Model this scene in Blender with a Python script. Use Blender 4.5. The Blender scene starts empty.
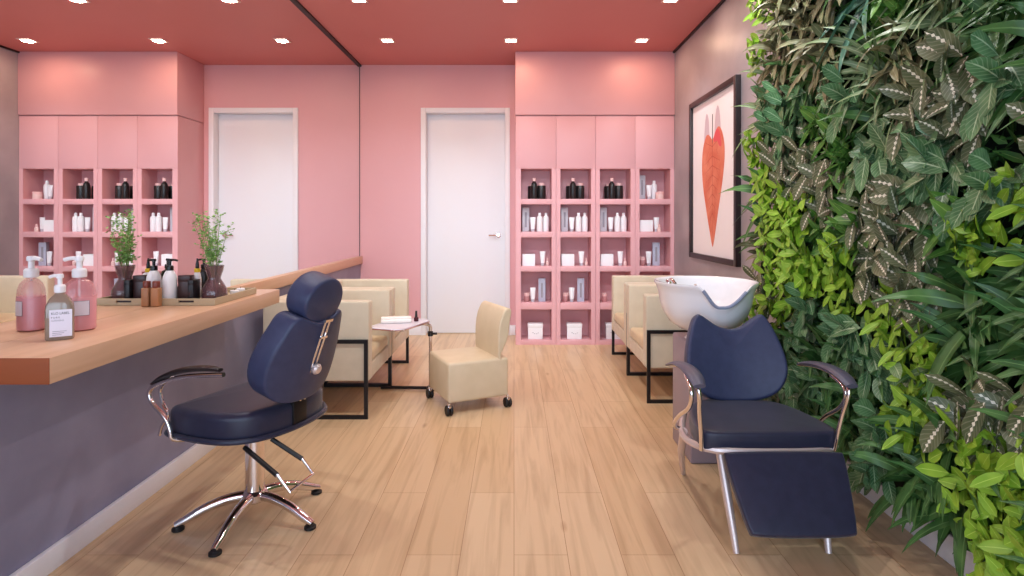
import bpy, bmesh, math, random
from mathutils import Vector, Matrix
PI = math.pi
sc = bpy.context.scene
COL = sc.collection
def R(d): return math.radians(d)

# ------------------------------------------------------------------ materials
def lin(c):
    c = c / 255.0
    return c / 12.92 if c <= 0.04045 else ((c + 0.055) / 1.055) ** 2.4
def rgb(r, g, b): return (lin(r), lin(g), lin(b), 1.0)
class Nodes:
    def __init__(self, m):
        self.nt = m.node_tree; self.b = self.nt.nodes['Principled BSDF']
    def n(self, t, **kw):
        x = self.nt.nodes.new(t)
        for k, v in kw.items(): setattr(x, k, v)
        return x
    def l(self, a, b): self.nt.links.new(a, b)
def mat(name, c, rough=0.5, metal=0.0, spec=0.5, coat=0.0, trans=0.0, ior=1.45, emit=None, es=0.0, sheen=0.0):
    m = bpy.data.materials.new(name); m.use_nodes = True
    b = m.node_tree.nodes['Principled BSDF']
    b.inputs['Base Color'].default_value = c
    b.inputs['Roughness'].default_value = rough
    b.inputs['Metallic'].default_value = metal
    b.inputs['Specular IOR Level'].default_value = spec
    b.inputs['Coat Weight'].default_value = coat
    b.inputs['Transmission Weight'].default_value = trans
    b.inputs['IOR'].default_value = ior
    b.inputs['Sheen Weight'].default_value = sheen
    if emit:
        b.inputs['Emission Color'].default_value = emit
        b.inputs['Emission Strength'].default_value = es
    return m
def mottled(name, c1, c2, scale=3.0, rough=0.5, detail=6, bump=0.0, bscale=80, **kw):
    m = mat(name, c1, rough, **kw); k = Nodes(m)
    tc = k.n('ShaderNodeTexCoord'); nz = k.n('ShaderNodeTexNoise')
    nz.inputs['Scale'].default_value = scale; nz.inputs['Detail'].default_value = detail
    k.l(tc.outputs['Object'], nz.inputs['Vector'])
    cr = k.n('ShaderNodeValToRGB'); cr.color_ramp.elements[0].color = c1; cr.color_ramp.elements[1].color = c2
    cr.color_ramp.elements[0].position = 0.32; cr.color_ramp.elements[1].position = 0.68
    k.l(nz.outputs['Fac'], cr.inputs['Fac']); k.l(cr.outputs['Color'], k.b.inputs['Base Color'])
    if bump:
        n2 = k.n('ShaderNodeTexNoise'); n2.inputs['Scale'].default_value = bscale
        k.l(tc.outputs['Object'], n2.inputs['Vector'])
        bp = k.n('ShaderNodeBump'); bp.inputs['Strength'].default_value = bump; bp.inputs['Distance'].default_value = 0.002
        k.l(n2.outputs['Fac'], bp.inputs['Height']); k.l(bp.outputs['Normal'], k.b.inputs['Normal'])
    return m
def grain(name, c1, c2, axis, rough=0.45, scale=1.0):
    """wood with fine grain drawn out along one axis"""
    m = mat(name, c1, rough); k = Nodes(m)
    tc = k.n('ShaderNodeTexCoord'); mp = k.n('ShaderNodeMapping')
    s = [22 * scale] * 3; s['xyz'.index(axis)] = 1.4 * scale
    mp.inputs['Scale'].default_value = s
    nz = k.n('ShaderNodeTexNoise'); nz.inputs['Scale'].default_value = 1.0; nz.inputs['Detail'].default_value = 8
    nz.inputs['Distortion'].default_value = 0.6
    cr = k.n('ShaderNodeValToRGB'); cr.color_ramp.elements[0].color = c1; cr.color_ramp.elements[1].color = c2
    cr.color_ramp.elements[0].position = 0.3; cr.color_ramp.elements[1].position = 0.7
    k.l(tc.outputs['Object'], mp.inputs['Vector']); k.l(mp.outputs['Vector'], nz.inputs['Vector'])
    k.l(nz.outputs['Fac'], cr.inputs['Fac']); k.l(cr.outputs['Color'], k.b.inputs['Base Color'])
    return m
def floor_material():
    m = mat('oak_planks', rgb(205, 165, 125), 0.36); k = Nodes(m)
    tc = k.n('ShaderNodeTexCoord')
    sp = k.n('ShaderNodeSeparateXYZ'); cb = k.n('ShaderNodeCombineXYZ')
    k.l(tc.outputs['Object'], sp.inputs[0]); k.l(sp.outputs['Y'], cb.inputs['X']); k.l(sp.outputs['X'], cb.inputs['Y'])
    br = k.n('ShaderNodeTexBrick'); br.offset = 0.37; br.offset_frequency = 2
    br.inputs['Scale'].default_value = 1.0
    br.inputs['Brick Width'].default_value = 1.25; br.inputs['Row Height'].default_value = 0.185
    br.inputs['Mortar Size'].default_value = 0.0012; br.inputs['Mortar Smooth'].default_value = 0.2
    br.inputs['Color1'].default_value = rgb(220, 192, 155); br.inputs['Color2'].default_value = rgb(210, 178, 138)
    br.inputs['Mortar'].default_value = rgb(172, 130, 94); br.inputs['Bias'].default_value = 0.0
    k.l(cb.outputs[0], br.inputs['Vector'])
    mp = k.n('ShaderNodeMapping'); mp.inputs['Scale'].default_value = (1.6, 26, 1)
    nz = k.n('ShaderNodeTexNoise'); nz.inputs['Scale'].default_value = 1.0; nz.inputs['Detail'].default_value = 9; nz.inputs['Distortion'].default_value = 0.8
    k.l(cb.outputs[0], mp.inputs['Vector']); k.l(mp.outputs[0], nz.inputs['Vector'])
    cr = k.n('ShaderNodeValToRGB')
    cr.color_ramp.elements[0].color = (0.62, 0.55, 0.47, 1); cr.color_ramp.elements[1].color = (1, 1, 1, 1)
    cr.color_ramp.elements[0].position = 0.28; cr.color_ramp.elements[1].position = 0.55
    k.l(nz.outputs['Fac'], cr.inputs['Fac'])
    mx = k.n('ShaderNodeMix', data_type='RGBA', blend_type='MULTIPLY'); mx.inputs['Factor'].default_value = 0.55
    k.l(br.outputs['Color'], mx.inputs[6]); k.l(cr.outputs['Color'], mx.inputs[7])
    # knots
    vo = k.n('ShaderNodeTexVoronoi'); vo.inputs['Scale'].default_value = 1.0
    m2 = k.n('ShaderNodeMapping'); m2.inputs['Scale'].default_value = (1.3, 4.2, 1)
    k.l(cb.outputs[0], m2.inputs['Vector']); k.l(m2.outputs[0], vo.inputs['Vector'])
    c2 = k.n('ShaderNodeValToRGB'); c2.color_ramp.elements[0].color = (0.55, 0.42, 0.3, 1); c2.color_ramp.elements[1].color = (1, 1, 1, 1)
    c2.color_ramp.elements[0].position = 0.01; c2.color_ramp.elements[1].position = 0.07
    k.l(vo.outputs['Distance'], c2.inputs['Fac'])
    mx2 = k.n('ShaderNodeMix', data_type='RGBA', blend_type='MULTIPLY'); mx2.inputs['Factor'].default_value = 0.7
    k.l(mx.outputs[2], mx2.inputs[6]); k.l(c2.outputs['Color'], mx2.inputs[7])
    k.l(mx2.outputs[2], k.b.inputs['Base Color'])
    bp = k.n('ShaderNodeBump'); bp.inputs['Strength'].default_value = 0.25; bp.inputs['Distance'].default_value = 0.001
    k.l(br.outputs['Fac'], bp.inputs['Height']); bp.invert = True
    k.l(bp.outputs['Normal'], k.b.inputs['Normal'])
    return m
def leaf_material(name, ca, cb_, midrib=None, rib_w=0.08, zig=0.0, rough=0.42, veins=0.0, edge=None):
    """leaf blade; UV u runs across (0..1), v along the blade"""
    m = mat(name, ca, rough, spec=0.45); k = Nodes(m)
    uv = k.n('ShaderNodeUVMap'); sp = k.n('ShaderNodeSeparateXYZ'); k.l(uv.outputs['UV'], sp.inputs[0])
    tc = k.n('ShaderNodeTexCoord'); nz = k.n('ShaderNodeTexNoise')
    nz.inputs['Scale'].default_value = 14; k.l(tc.outputs['Object'], nz.inputs['Vector'])
    base = k.n('ShaderNodeMix', data_type='RGBA'); base.inputs[6].default_value = ca; base.inputs[7].default_value = cb_
    mr = k.n('ShaderNodeMapRange'); mr.inputs[1].default_value = 0.32; mr.inputs[2].default_value = 0.68
    k.l(nz.outputs['Fac'], mr.inputs[0]); k.l(mr.outputs[0], base.inputs['Factor'])
    out = base.outputs[2]
    def math_(op, a, b=None, clamp=False):
        x = k.n('ShaderNodeMath', operation=op); x.use_clamp = clamp
        for i, v in enumerate((a, b)):
            if v is None: continue
            if isinstance(v, (int, float)): x.inputs[i].default_value = v
            else: k.l(v, x.inputs[i])
        return x.outputs[0]
    du = math_('ABSOLUTE', math_('SUBTRACT', sp.outputs['X'], 0.5))
    if veins:
        # slanted side veins: bands of (v - |u|*0.45)
        t = math_('MULTIPLY', math_('SUBTRACT', sp.outputs['Y'], math_('MULTIPLY', du, 0.5)), 48.0)
        s = math_('GREATER_THAN', math_('SINE', t), 0.72)
        mv = k.n('ShaderNodeMix', data_type='RGBA'); k.l(math_('MULTIPLY', s, veins), mv.inputs['Factor'])
        k.l(out, mv.inputs[6]); mv.inputs[7].default_value = midrib or cb_
        out = mv.outputs[2]
    if edge:
        e = math_('GREATER_THAN', du, 0.43)
        me = k.n('ShaderNodeMix', data_type='RGBA'); k.l(e, me.inputs['Factor'])
        k.l(out, me.inputs[6]); me.inputs[7].default_value = edge; out = me.outputs[2]
    if midrib:
        w = rib_w
        if zig:
            w = math_('ADD', rib_w, math_('MULTIPLY', math_('SINE', math_('MULTIPLY', sp.outputs['Y'], 50.0)), zig))
        s = math_('LESS_THAN', du, w)
        mm = k.n('ShaderNodeMix', data_type='RGBA'); k.l(s, mm.inputs['Factor'])
        k.l(out, mm.inputs[6]); mm.inputs[7].default_value = midrib; out = mm.outputs[2]
    k.l(out, k.b.inputs['Base Color'])
    return m

def thin_glass(name, c, alpha, rough=.06):
    m = mat(name, c, rough, spec=.8, coat=.5); m.node_tree.nodes['Principled BSDF'].inputs['Alpha'].default_value = alpha
    return m
M = {}
M['pink'] = mottled('pink_paint', rgb(223, 167, 171), rgb(226, 171, 175), 1.2, 0.42)
M['ceil'] = mottled('terracotta_paint', rgb(204, 122, 120), rgb(208, 126, 124), 1.0, 0.55)
M['concrete'] = mottled('grey_plaster', rgb(154, 146, 152), rgb(180, 172, 177), 2.2, 0.38)
M['concrete2'] = mottled('dark_grey_plaster', rgb(128, 127, 152), rgb(156, 153, 176), 2.4, 0.45)
M['floor'] = floor_material()
M['white'] = mat('white_lacquer', rgb(236, 234, 238), 0.35)
M['doorw'] = mat('door_white', rgb(236, 235, 240), 0.4)
M['oak'] = grain('counter_oak', rgb(204, 162, 130), rgb(219, 179, 147), 'y', 0.33)
M['endface'] = grain('dark_end_wood', rgb(142, 70, 34), rgb(156, 80, 40), 'x', 0.65)  # counter's near end, darker and redder brown than the top
M['black'] = mat('black_metal', rgb(28, 24, 26), 0.4, 0.3)
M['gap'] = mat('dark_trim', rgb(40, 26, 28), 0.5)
M['mirror'] = mat('mirror_silver', (0.93, 0.93, 0.93, 1), 0.0, 1.0)
M['chrome'] = mat('chrome', (0.80, 0.74, 0.73, 1), 0.09, 1.0)
M['navy'] = mottled('navy_vinyl', rgb(50, 56, 86), rgb(56, 63, 94), 30, 0.45, bump=0.15, bscale=300)
M['navy2'] = mottled('navy_vinyl_dark', rgb(37, 38, 58), rgb(42, 43, 65), 30, 0.36, spec=.4, bump=0.15, bscale=300, sheen=.12)
M['padgrey'] = mat('grey_arm_rubber', rgb(84, 82, 100), 0.4)
M['padblack'] = mat('black_arm_rubber', rgb(30, 26, 30), 0.35)
M['rubber'] = mat('black_rubber', rgb(22, 20, 22), 0.5)
M['beige'] = mottled('beige_fabric', rgb(206, 192, 168), rgb(213, 199, 175), 12, 0.75, bump=0.25, bscale=500, sheen=0.2)
M['beige2'] = mottled('beige_cushion', rgb(206, 184, 146), rgb(213, 191, 153), 12, 0.75, bump=0.25, bscale=500, sheen=0.2)
M['ivory'] = mottled('ivory_vinyl', rgb(214, 196, 164), rgb(220, 202, 172), 10, 0.5)
M['ceramic'] = mat('white_ceramic', rgb(240, 240, 244), 0.12, coat=0.3)
M['pedestal'] = mat('lavender_grey_laminate', rgb(150, 136, 146), 0.45)
M['neck'] = mat('grey_neck_rubber', rgb(140, 148, 172), 0.4)
M['frametube'] = mat('pale_rose_metal', (0.70, 0.60, 0.58, 1), 0.38, 0.55)
M['plasticw'] = mat('white_plastic', rgb(240, 238, 240), 0.3)
M['plastic_black'] = mat('black_plastic', rgb(24, 20, 22), 0.3)
M['yellow'] = mat('yellow_plastic', rgb(240, 196, 30), 0.4)
M['brownbox'] = mat('dark_brown_box', rgb(56, 34, 34), 0.35)
M['blackbox'] = mat('black_box', rgb(26, 22, 26), 0.4)
M['tan'] = mat('tan_bottle', rgb(178, 124, 84), 0.4)
M['amber'] = mat('red_brown_cap', rgb(128, 62, 48), 0.3)
M['pinkliq'] = mat('pink_shampoo', rgb(226, 156, 162), 0.3)
M['pinkglass'] = thin_glass('pink_glass', rgb(232, 168, 172), .42)
M['greyglass'] = thin_glass('smoky_bottle', rgb(150, 132, 114), .86)
M['label'] = mat('paper_label', rgb(238, 232, 242), 0.5)
M['ink'] = mat('label_ink', rgb(60, 54, 62), 0.6)
M['inkg'] = mat('grey_ink', rgb(150, 146, 156), 0.6)
M['tray'] = mat('olive_beige_tray', rgb(186, 168, 136), 0.4)
M['vase'] = thin_glass('brown_glass', rgb(118, 84, 88), .52)
M['stem'] = mat('green_stem', rgb(120, 150, 80), 0.5)
M['sprig'] = mottled('sprig_leaf', rgb(106, 160, 78), rgb(166, 204, 120), 40, 0.5)
M['box_grey'] = mat('grey_carton', rgb(196, 194, 202), 0.4)
M['box_blue'] = mat('blue_grey_carton', rgb(182, 184, 202), 0.4)
M['carton'] = mat('white_carton', rgb(244, 242, 244), 0.4)
M['jar_pink'] = mat('pale_pink_jar', rgb(236, 204, 198), 0.3)
M['jar_rose'] = mat('rose_jar', rgb(190, 132, 132), 0.3)
M['cap_pink'] = mat('pink_cap', rgb(236, 190, 186), 0.35)
M['black_bottle'] = mat('black_bottle', rgb(34, 30, 30), 0.3)
M['frame'] = mat('black_brown_frame', rgb(44, 34, 36), 0.35)
M['mount'] = mat('white_mount_board', rgb(250, 247, 251), 0.6)
M['leafart'] = mottled('orange_leaf_print', rgb(220, 112, 84), rgb(236, 146, 116), 9, 0.6)
M['leafart2'] = mat('rose_leaf_print', rgb(232, 92, 100), 0.6)
M['leafvein'] = mat('dark_leaf_vein', rgb(188, 72, 54), 0.6)
M['leafshadow'] = mat('mauve_wash_print', rgb(214, 196, 206), 0.6)
M['lamp'] = mat('lamp_glow', (1, 0.9, 0.75, 1), 0.4, emit=(1.0, 0.86, 0.66, 1), es=14.0)
M['lampring'] = mat('lamp_ring', rgb(240, 210, 200), 0.4)
M['felt'] = mottled('dark_felt', rgb(28, 36, 24), rgb(36, 46, 30), 8, 0.9)
M['towel'] = mottled('white_towel', rgb(240, 236, 230), rgb(246, 242, 238), 30, 0.85, bump=0.3, bscale=400)
M['tabletop'] = mat('lilac_white_top', rgb(222, 216, 226), 0.25)
M['polish'] = mat('dark_polish', rgb(70, 20, 34), 0.15)

# ------------------------------------------------------------------ geometry helpers
class MB:
    def __init__(self): self.bm = bmesh.new(); self.uv = None
    def box(self, c, s, rz=0, rot=None, bevel=0.0, seg=2):
        g = bmesh.ops.create_cube(self.bm, size=1.0)
        vs = g['verts']
        for v in vs: v.co = Vector((v.co.x * s[0], v.co.y * s[1], v.co.z * s[2]))
        if bevel > 0:
            es = list({e for v in vs for e in v.link_edges})
            r = bmesh.ops.bevel(self.bm, geom=es, offset=bevel, segments=seg, profile=0.5, affect='EDGES')
            vs = list({v for f in r['faces'] for v in f.verts} | {v for v in vs if v.is_valid})
        mtx = Matrix.Translation(Vector(c)) @ (rot if rot is not None else Matrix.Rotation(rz, 4, 'Z'))
        for v in vs: v.co = mtx @ v.co
        return self
    def b2(self, lo, hi, bevel=0.0, seg=2):
        return self.box([(a + b) / 2 for a, b in zip(lo, hi)], [abs(b - a) for a, b in zip(lo, hi)], bevel=bevel, seg=seg)
    def lathe(self, prof, c=(0, 0, 0), seg=24, sx=1.0, sy=1.0, cap=True, rot=None):
        rings = []
        mtx = Matrix.Translation(Vector(c)) @ (rot if rot is not None else Matrix.Identity(4))
        for r, z in prof:
            if r < 1e-6:
                rings.append([self.bm.verts.new(mtx @ Vector((0, 0, z)))])
            else:
                rings.append([self.bm.verts.new(mtx @ Vector((r * sx * math.cos(2 * PI * i / seg), r * sy * math.sin(2 * PI * i / seg), z))) for i in range(seg)])
        for a, b in zip(rings, rings[1:]):
            for i in range(seg):
                j = (i + 1) % seg
                if len(a) == 1 and len(b) == 1: continue
                if len(a) == 1: self.bm.faces.new((a[0], b[j], b[i]))
                elif len(b) == 1: self.bm.faces.new((a[i], a[j], b[0]))
                else: self.bm.faces.new((a[i], a[j], b[j], b[i]))
        if cap:
            if len(rings[0]) > 1: self.bm.faces.new(rings[0][::-1])
            if len(rings[-1]) > 1: self.bm.faces.new(rings[-1])
        return self
    def tube(self, pts, r, seg=10, smooth=0, rads=None, flat=1.0):
        P = [Vector(p) for p in pts]
        rr = list(rads) if rads else [r] * len(P)
        for _ in range(smooth):      # Chaikin rounding
            Q = [P[0]]; q = [rr[0]]
            for i in range(len(P) - 1):
                Q += [P[i] * 0.75 + P[i + 1] * 0.25, P[i] * 0.25 + P[i + 1] * 0.75]
                q += [rr[i] * 0.75 + rr[i + 1] * 0.25, rr[i] * 0.25 + rr[i + 1] * 0.75]
            Q.append(P[-1]); q.append(rr[-1]); P, rr = Q, q
        rings = []; n = None
        for i, p in enumerate(P):
            t = (P[min(i + 1, len(P) - 1)] - P[max(i - 1, 0)]).normalized()
            if n is None:
                n = t.orthogonal().normalized() if abs(t.z) > 0.9 else t.cross(Vector((0, 0, 1))).normalized()
            n = (n - t * n.dot(t)).normalized(); b = t.cross(n)
            rings.append([self.bm.verts.new(p + (n * math.cos(2 * PI * k / seg) + b * math.sin(2 * PI * k / seg) * flat) * rr[i]) for k in range(seg)])
        for a, b in zip(rings, rings[1:]):
            for k in range(seg):
                j = (k + 1) % seg
                self.bm.faces.new((a[k], a[j], b[j], b[k]))
        self.bm.faces.new(rings[0][::-1]); self.bm.faces.new(rings[-1])
        return self
    def pad(self, outline, t, r=0.02, mtx=None, puff=0.0, rings=4, warp=None, rb=None):
        """cushion: 2-D outline (CCW) filled between z=0 and z=t with rounded edges; warp bends points"""
        rb = r if rb is None else rb
        n = len(outline); O = [Vector((p[0], p[1])) for p in outline]
        N = []
        for i in range(n):
            e = (O[(i + 1) % n] - O[i - 1]); N.append(Vector((-e.y, e.x)).normalized())   # inward for CCW
        cen = sum(O, Vector((0, 0))) / n
        lay = []
        for k in range(rings + 1):
            a = PI / 2 * k / rings; lay.append((rb * (1 - math.sin(a)), rb * (1 - math.cos(a))))
        for k in range(rings + 1):
            a = PI / 2 * k / rings; lay.append((r * (1 - math.cos(a)), t - r * (1 - math.sin(a))))
        L = [[(O[i] + N[i] * ins, z) for i in range(n)] for ins, z in lay]
        for f in (0.75, 0.45, 0.2):
            top = [((O[i] + N[i] * r) * f + cen * (1 - f), t + puff * (1 - f * f)) for i in range(n)]; L.append(top)
        def mk(p, z):
            v = Vector((p.x, p.y, z))
            if warp: v = warp(v)
            return self.bm.verts.new(mtx @ v if mtx is not None else v)
        V = [[mk(p, z) for p, z in ring] for ring in L]
        for a, b in zip(V, V[1:]):
            for i in range(n):
                j = (i + 1) % n
                self.bm.faces.new((a[i], a[j], b[j], b[i]))
        c1 = mk(cen, t + puff)
        for i in range(n): self.bm.faces.new((V[-1][i], V[-1][(i + 1) % n], c1))
        bots = []
        for f in (0.6, 0.3):
            bots.append([mk((O[i] + N[i] * rb) * f + cen * (1 - f), 0) for i in range(n)])
        prev = V[0]
        for ring in bots:
            for i in range(n):
                j = (i + 1) % n
                self.bm.faces.new((prev[j], prev[i], ring[i], ring[j]))
            prev = ring
        c0 = mk(cen, 0)
        for i in range(n): self.bm.faces.new((prev[(i + 1) % n], prev[i], c0))
        return self
    def poly(self, pts):
        self.bm.faces.new([self.bm.verts.new(Vector(p)) for p in pts]); return self
    def build(self, name, m, parent=None, loc=None, smooth=True, ang=38):
        me = bpy.data.meshes.new(name); self.bm.normal_update()
        bmesh.ops.recalc_face_normals(self.bm, faces=self.bm.faces[:]) if not self.uv else None
        self.bm.to_mesh(me); self.bm.free()
        me.materials.append(m)
        if smooth:
            me.polygons.foreach_set('use_smooth', [True] * len(me.polygons))
            me.set_sharp_from_angle(angle=R(ang))
        o = bpy.data.objects.new(name, me); COL.objects.link(o)
        if parent: o.parent = parent
        if loc is not None: o.location = loc
        return o
def rrect(w, h, r, seg=6, cx=0, cy=0):
    pts = []
    for (sx, sy, a0) in ((1, -1, -90), (1, 1, 0), (-1, 1, 90), (-1, -1, 180)):
        for k in range(seg + 1):
            a = R(a0 + 90 * k / seg)
            pts.append((cx + sx * (w / 2 - r) + r * math.cos(a), cy + sy * (h / 2 - r) + r * math.sin(a)))
    return dens(pts)
def dens(pts, step=0.03):
    out = []; n = len(pts)
    for i in range(n):
        a = Vector(pts[i]); b = Vector(pts[(i + 1) % n]); d = (b - a).length
        k = max(1, int(d / step))
        for j in range(k): out.append(tuple(a.lerp(b, j / k)))
    return out
def smooth_closed(pts, it=3):
    P = [Vector(p) for p in pts]
    for _ in range(it):
        Q = []
        for i in range(len(P)):
            a, b = P[i], P[(i + 1) % len(P)]
            Q += [a * 0.75 + b * 0.25, a * 0.25 + b * 0.75]
        P = Q
    return [tuple(p) for p in P]
def tag(o, label, cat, group=None):
    o['label'] = label; o['category'] = cat
    if group: o['group'] = group
    return o
def thing(name, label, cat, loc=(0, 0, 0), rz=0, group=None):
    o = bpy.data.objects.new(name, None); COL.objects.link(o)
    o.location = loc; o.rotation_euler = (0, 0, rz); o.empty_display_size = 0.05
    return tag(o, label, cat, group)
def struct(o, label=None):
    o['kind'] = 'structure'
    if label: o['label'] = label
    return o
def dup(root, loc=None, rz=None, label=None, group=None):
    r = root.copy(); COL.objects.link(r)
    if loc is not None: r.location = loc
    if rz is not None: r.rotation_euler = (0, 0, rz)
    if label: r['label'] = label
    if group: r['group'] = group
    for ch in list(root.children):
        c = ch.copy(); COL.objects.link(c); c.parent = r
        for g in list(ch.children):
            d = g.copy(); COL.objects.link(d); d.parent = c
    return r
def text(name, s, size, m, parent, mtx, extrude=0.0003, align='LEFT'):
    cu = bpy.data.curves.new(name, 'FONT'); cu.body = s; cu.size = size; cu.extrude = extrude; cu.align_x = align
    t = bpy.data.objects.new(name + '_tmp', cu); COL.objects.link(t)
    dg = bpy.context.evaluated_depsgraph_get(); dg.update()
    me = bpy.data.meshes.new_from_object(t.evaluated_get(dg)); me.transform(mtx)
    bpy.data.objects.remove(t); bpy.data.curves.remove(cu)
    me.materials.clear(); me.materials.append(m); me.name = name
    o = bpy.data.objects.new(name, me); COL.objects.link(o); o.parent = parent
    return o

# ------------------------------------------------------------------ room dimensions
H, CAMZ, F = 2.70, 1.16, 590.0
XL, XM, XR = -1.535, -1.543, 1.48       # half wall, mirror, right wall
YB, YC, YR = 5.90, 5.44, -1.60          # back wall, cabinet front, assumed shop window
CT, CTH, CX, CY0, CY1 = 0.787, 0.071, -1.245, 1.58, 3.135

# ------------------------------------------------------------------ setting
struct(MB().b2((XL - .2, YR, -.06), (XR + .2, YB + .2, 0)).build('floor', M['floor'], smooth=False))
struct(MB().b2((XL - .2, YR, H), (XR + .2, YB + .2, H + .08)).build('ceiling', M['ceil'], smooth=False))
wb = MB()
DX0, DX1, DZ = -0.93, -0.04, 2.27
wb.b2((XL - .2, YB, 0), (DX0, YB + .15, H)).b2((DX1, YB, 0), (XR + .2, YB + .15, H)).b2((DX0, YB, DZ), (DX1, YB + .15, H))
struct(wb.build('wall_back', M['pink'], smooth=False))
struct(MB().b2((XL - .12, YR, 0), (XL, YB, CT - CTH - .0005)).build('wall_left', M['concrete2'], smooth=False))
struct(MB().b2((XR, YR, 0), (XR + .12, YB, H)).build('wall_right', M['concrete'], smooth=False))
wl = MB().b2((XL - .14, YR, CT - CTH), (XM - .012, YB, H))
struct(wl.build('wall_left_upper', M['concrete2'], smooth=False))
# skirting
struct(MB().b2((XL, YR, 0), (XL + .02, YB, .078), .004).build('baseboard_left', M['white']))
struct(MB().b2((XR - .018, YR, 0), (XR, YC, .10), .004).build('baseboard_right', M['white']))
bb = MB().b2((XL + .02, YB - .016, 0), (DX0, YB, .10), .003).b2((DX1, YB - .016, 0), (.014, YB, .10), .003)
struct(bb.build('baseboard_back', M['white']))
# dark shadow gaps where the ceiling meets the walls
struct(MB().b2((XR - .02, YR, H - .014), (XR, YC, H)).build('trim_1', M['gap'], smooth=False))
# assumed shop window behind the camera, out of view
wr = MB().b2((XL - .2, YR - .12, 0), (XR + .2, YR, .12)).b2((XL - .2, YR - .12, 2.5), (XR + .2, YR, H))
struct(wr.build('wall_rear', M['white'], smooth=False))
wf = MB()
for x in (XL + .03, -.55, .5, XR - .03): wf.b2((x - .03, YR - .09, .12), (x + .03, YR - .03, 2.5))
wf.b2((XL, YR - .09, 2.05), (XR, YR - .03, 2.11))
struct(wf.build('assumed_window_1', M['black'], smooth=False))
# door
dr = bpy.data.objects.new('door_1', None); COL.objects.link(dr); dr.location = ((DX0 + DX1) / 2, YB, 0); struct(dr, 'plain white door in the pink back wall')
hw = (DX1 - DX0) / 2
MB().b2((-hw, -.02, 0), (-hw + .05, .12, DZ), .004).b2((hw - .05, -.02, 0), (hw, .12, DZ), .004).b2((-hw + .05, -.02, DZ - .05), (hw - .05, .12, DZ), .004).build('door_frame', M['white'], dr)
dl = MB().b2((-hw + .05, .085, .005), (hw - .05, .125, DZ - .05), .002).build('door_leaf', M['doorw'], dr)
hd = MB().lathe([(.022, 0), (.022, .008), (.009, .012), (.009, .04)], (hw - .115, .085, .995), 16, rot=Matrix.Rotation(R(90), 4, 'X'))
hd.tube([(hw - .115, .047, .995), (hw - .16, .045, .995), (hw - .215, .047, .995)], .008, 8, 1).build('door_handle', M['chrome'], dl)

# ------------------------------------------------------------------ mirror, ledge and counter
mi = thing('wall_mirror', 'full height mirror covering the left wall above the oak counter and ledge', 'mirror', (XM, 3.6, CT))
MB().b2((-.01, YR - 3.6, -.012), (0, YB - 3.6 - .001, H - CT - .001)).build('glass', M['mirror'], mi, smooth=False)
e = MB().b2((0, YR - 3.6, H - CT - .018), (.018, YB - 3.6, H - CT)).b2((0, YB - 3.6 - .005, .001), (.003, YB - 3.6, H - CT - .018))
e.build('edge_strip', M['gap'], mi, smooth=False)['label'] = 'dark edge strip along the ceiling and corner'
ct = thing('styling_counter', 'long oak counter top below the mirror with an oak ledge to the back wall', 'counter', (XM + .0003, CY0, CT - CTH))
ctp = MB().b2((0, .003, 0), (CX - XM - .0008, CY1 - CY0, CTH), .002).build('counter_top', M['oak'], ct)
MB().b2((0, 0, 0), (CX - XM - .0008, .0028, CTH), .001).build('end_face', M['endface'], ctp)['label'] = 'dark red-brown end face'
MB().b2((0, CY1 - CY0 + .0005, 0), (.030, YB - CY0 - .002, CTH), .002).build('mirror_ledge', M['oak'], ct)

# ------------------------------------------------------------------ soffit and shelf towers
struct(MB().b2((.012, YC - .014, 2.119), (XR - .001, YB, H), .003).build('wall_soffit', M['pink']))
COLS = [(.014, .388), (.388, .752), (.752, 1.117), (1.117, XR - .001)]
CEN = [.206, .570, .934, 1.300]
ROWS = [(1.345, 1.624), (1.042, 1.2955), (.723, .991), (.3855, .676), (.0417, .3265)]
CN = ['tower nearest the door', 'second tower from the door', 'third tower from the door', 'tower beside the grey wall']
for i, ((x0, x1), cx) in enumerate(zip(COLS, CEN)):
    t = thing('shelf_tower', ['pink open shelf tower standing nearest the white door', 'pink open shelf tower, second from the white door', 'pink open shelf tower, third from the white door', 'pink open shelf tower in the corner against the grey wall'][i], 'shelf unit', (x0, YC, 0), 0, 'pink shelf towers')
    a, b = cx - .142 - x0, cx + .142 - x0; w = x1 - x0; g = .0012
    D = YB - YC - .002
    c = MB()
    c.b2((g, 0, 0), (a, .02, 1.624)).b2((b, 0, 0), (w - g, .02, 1.624))          # face stiles
    c.b2((a - .018, .02, 0), (a, .24, 1.68)).b2((b, .02, 0), (b + .018, .24, 1.68))
    c.b2((g, .27, 0), (w - g, D, 2.112)).b2((g, .02, 0), (.012, .27, 2.112)).b2((w - .012, .02, 0), (w - g, .27, 2.112))
    c.build('carcass', M['pink'], t, smooth=False)
    MB().b2((a - .018, .24, 0), (b + .018, .262, 1.68)).build('back_panel', M['pink'], t, smooth=False)
    MB().b2((g, 0, 1.6245), (w - g, .022, 2.113), .0008).build('door', M['pink'], t)
    lv = [0] + [v for r_ in ROWS[::-1] for v in r_] + [1.68]
    for k in range(0, len(lv), 2):
        MB().b2((a, .0225 if k == 10 else 0, lv[k]), (b, .24, lv[k + 1]), .001).build('shelf', M['pink'], t)

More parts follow.
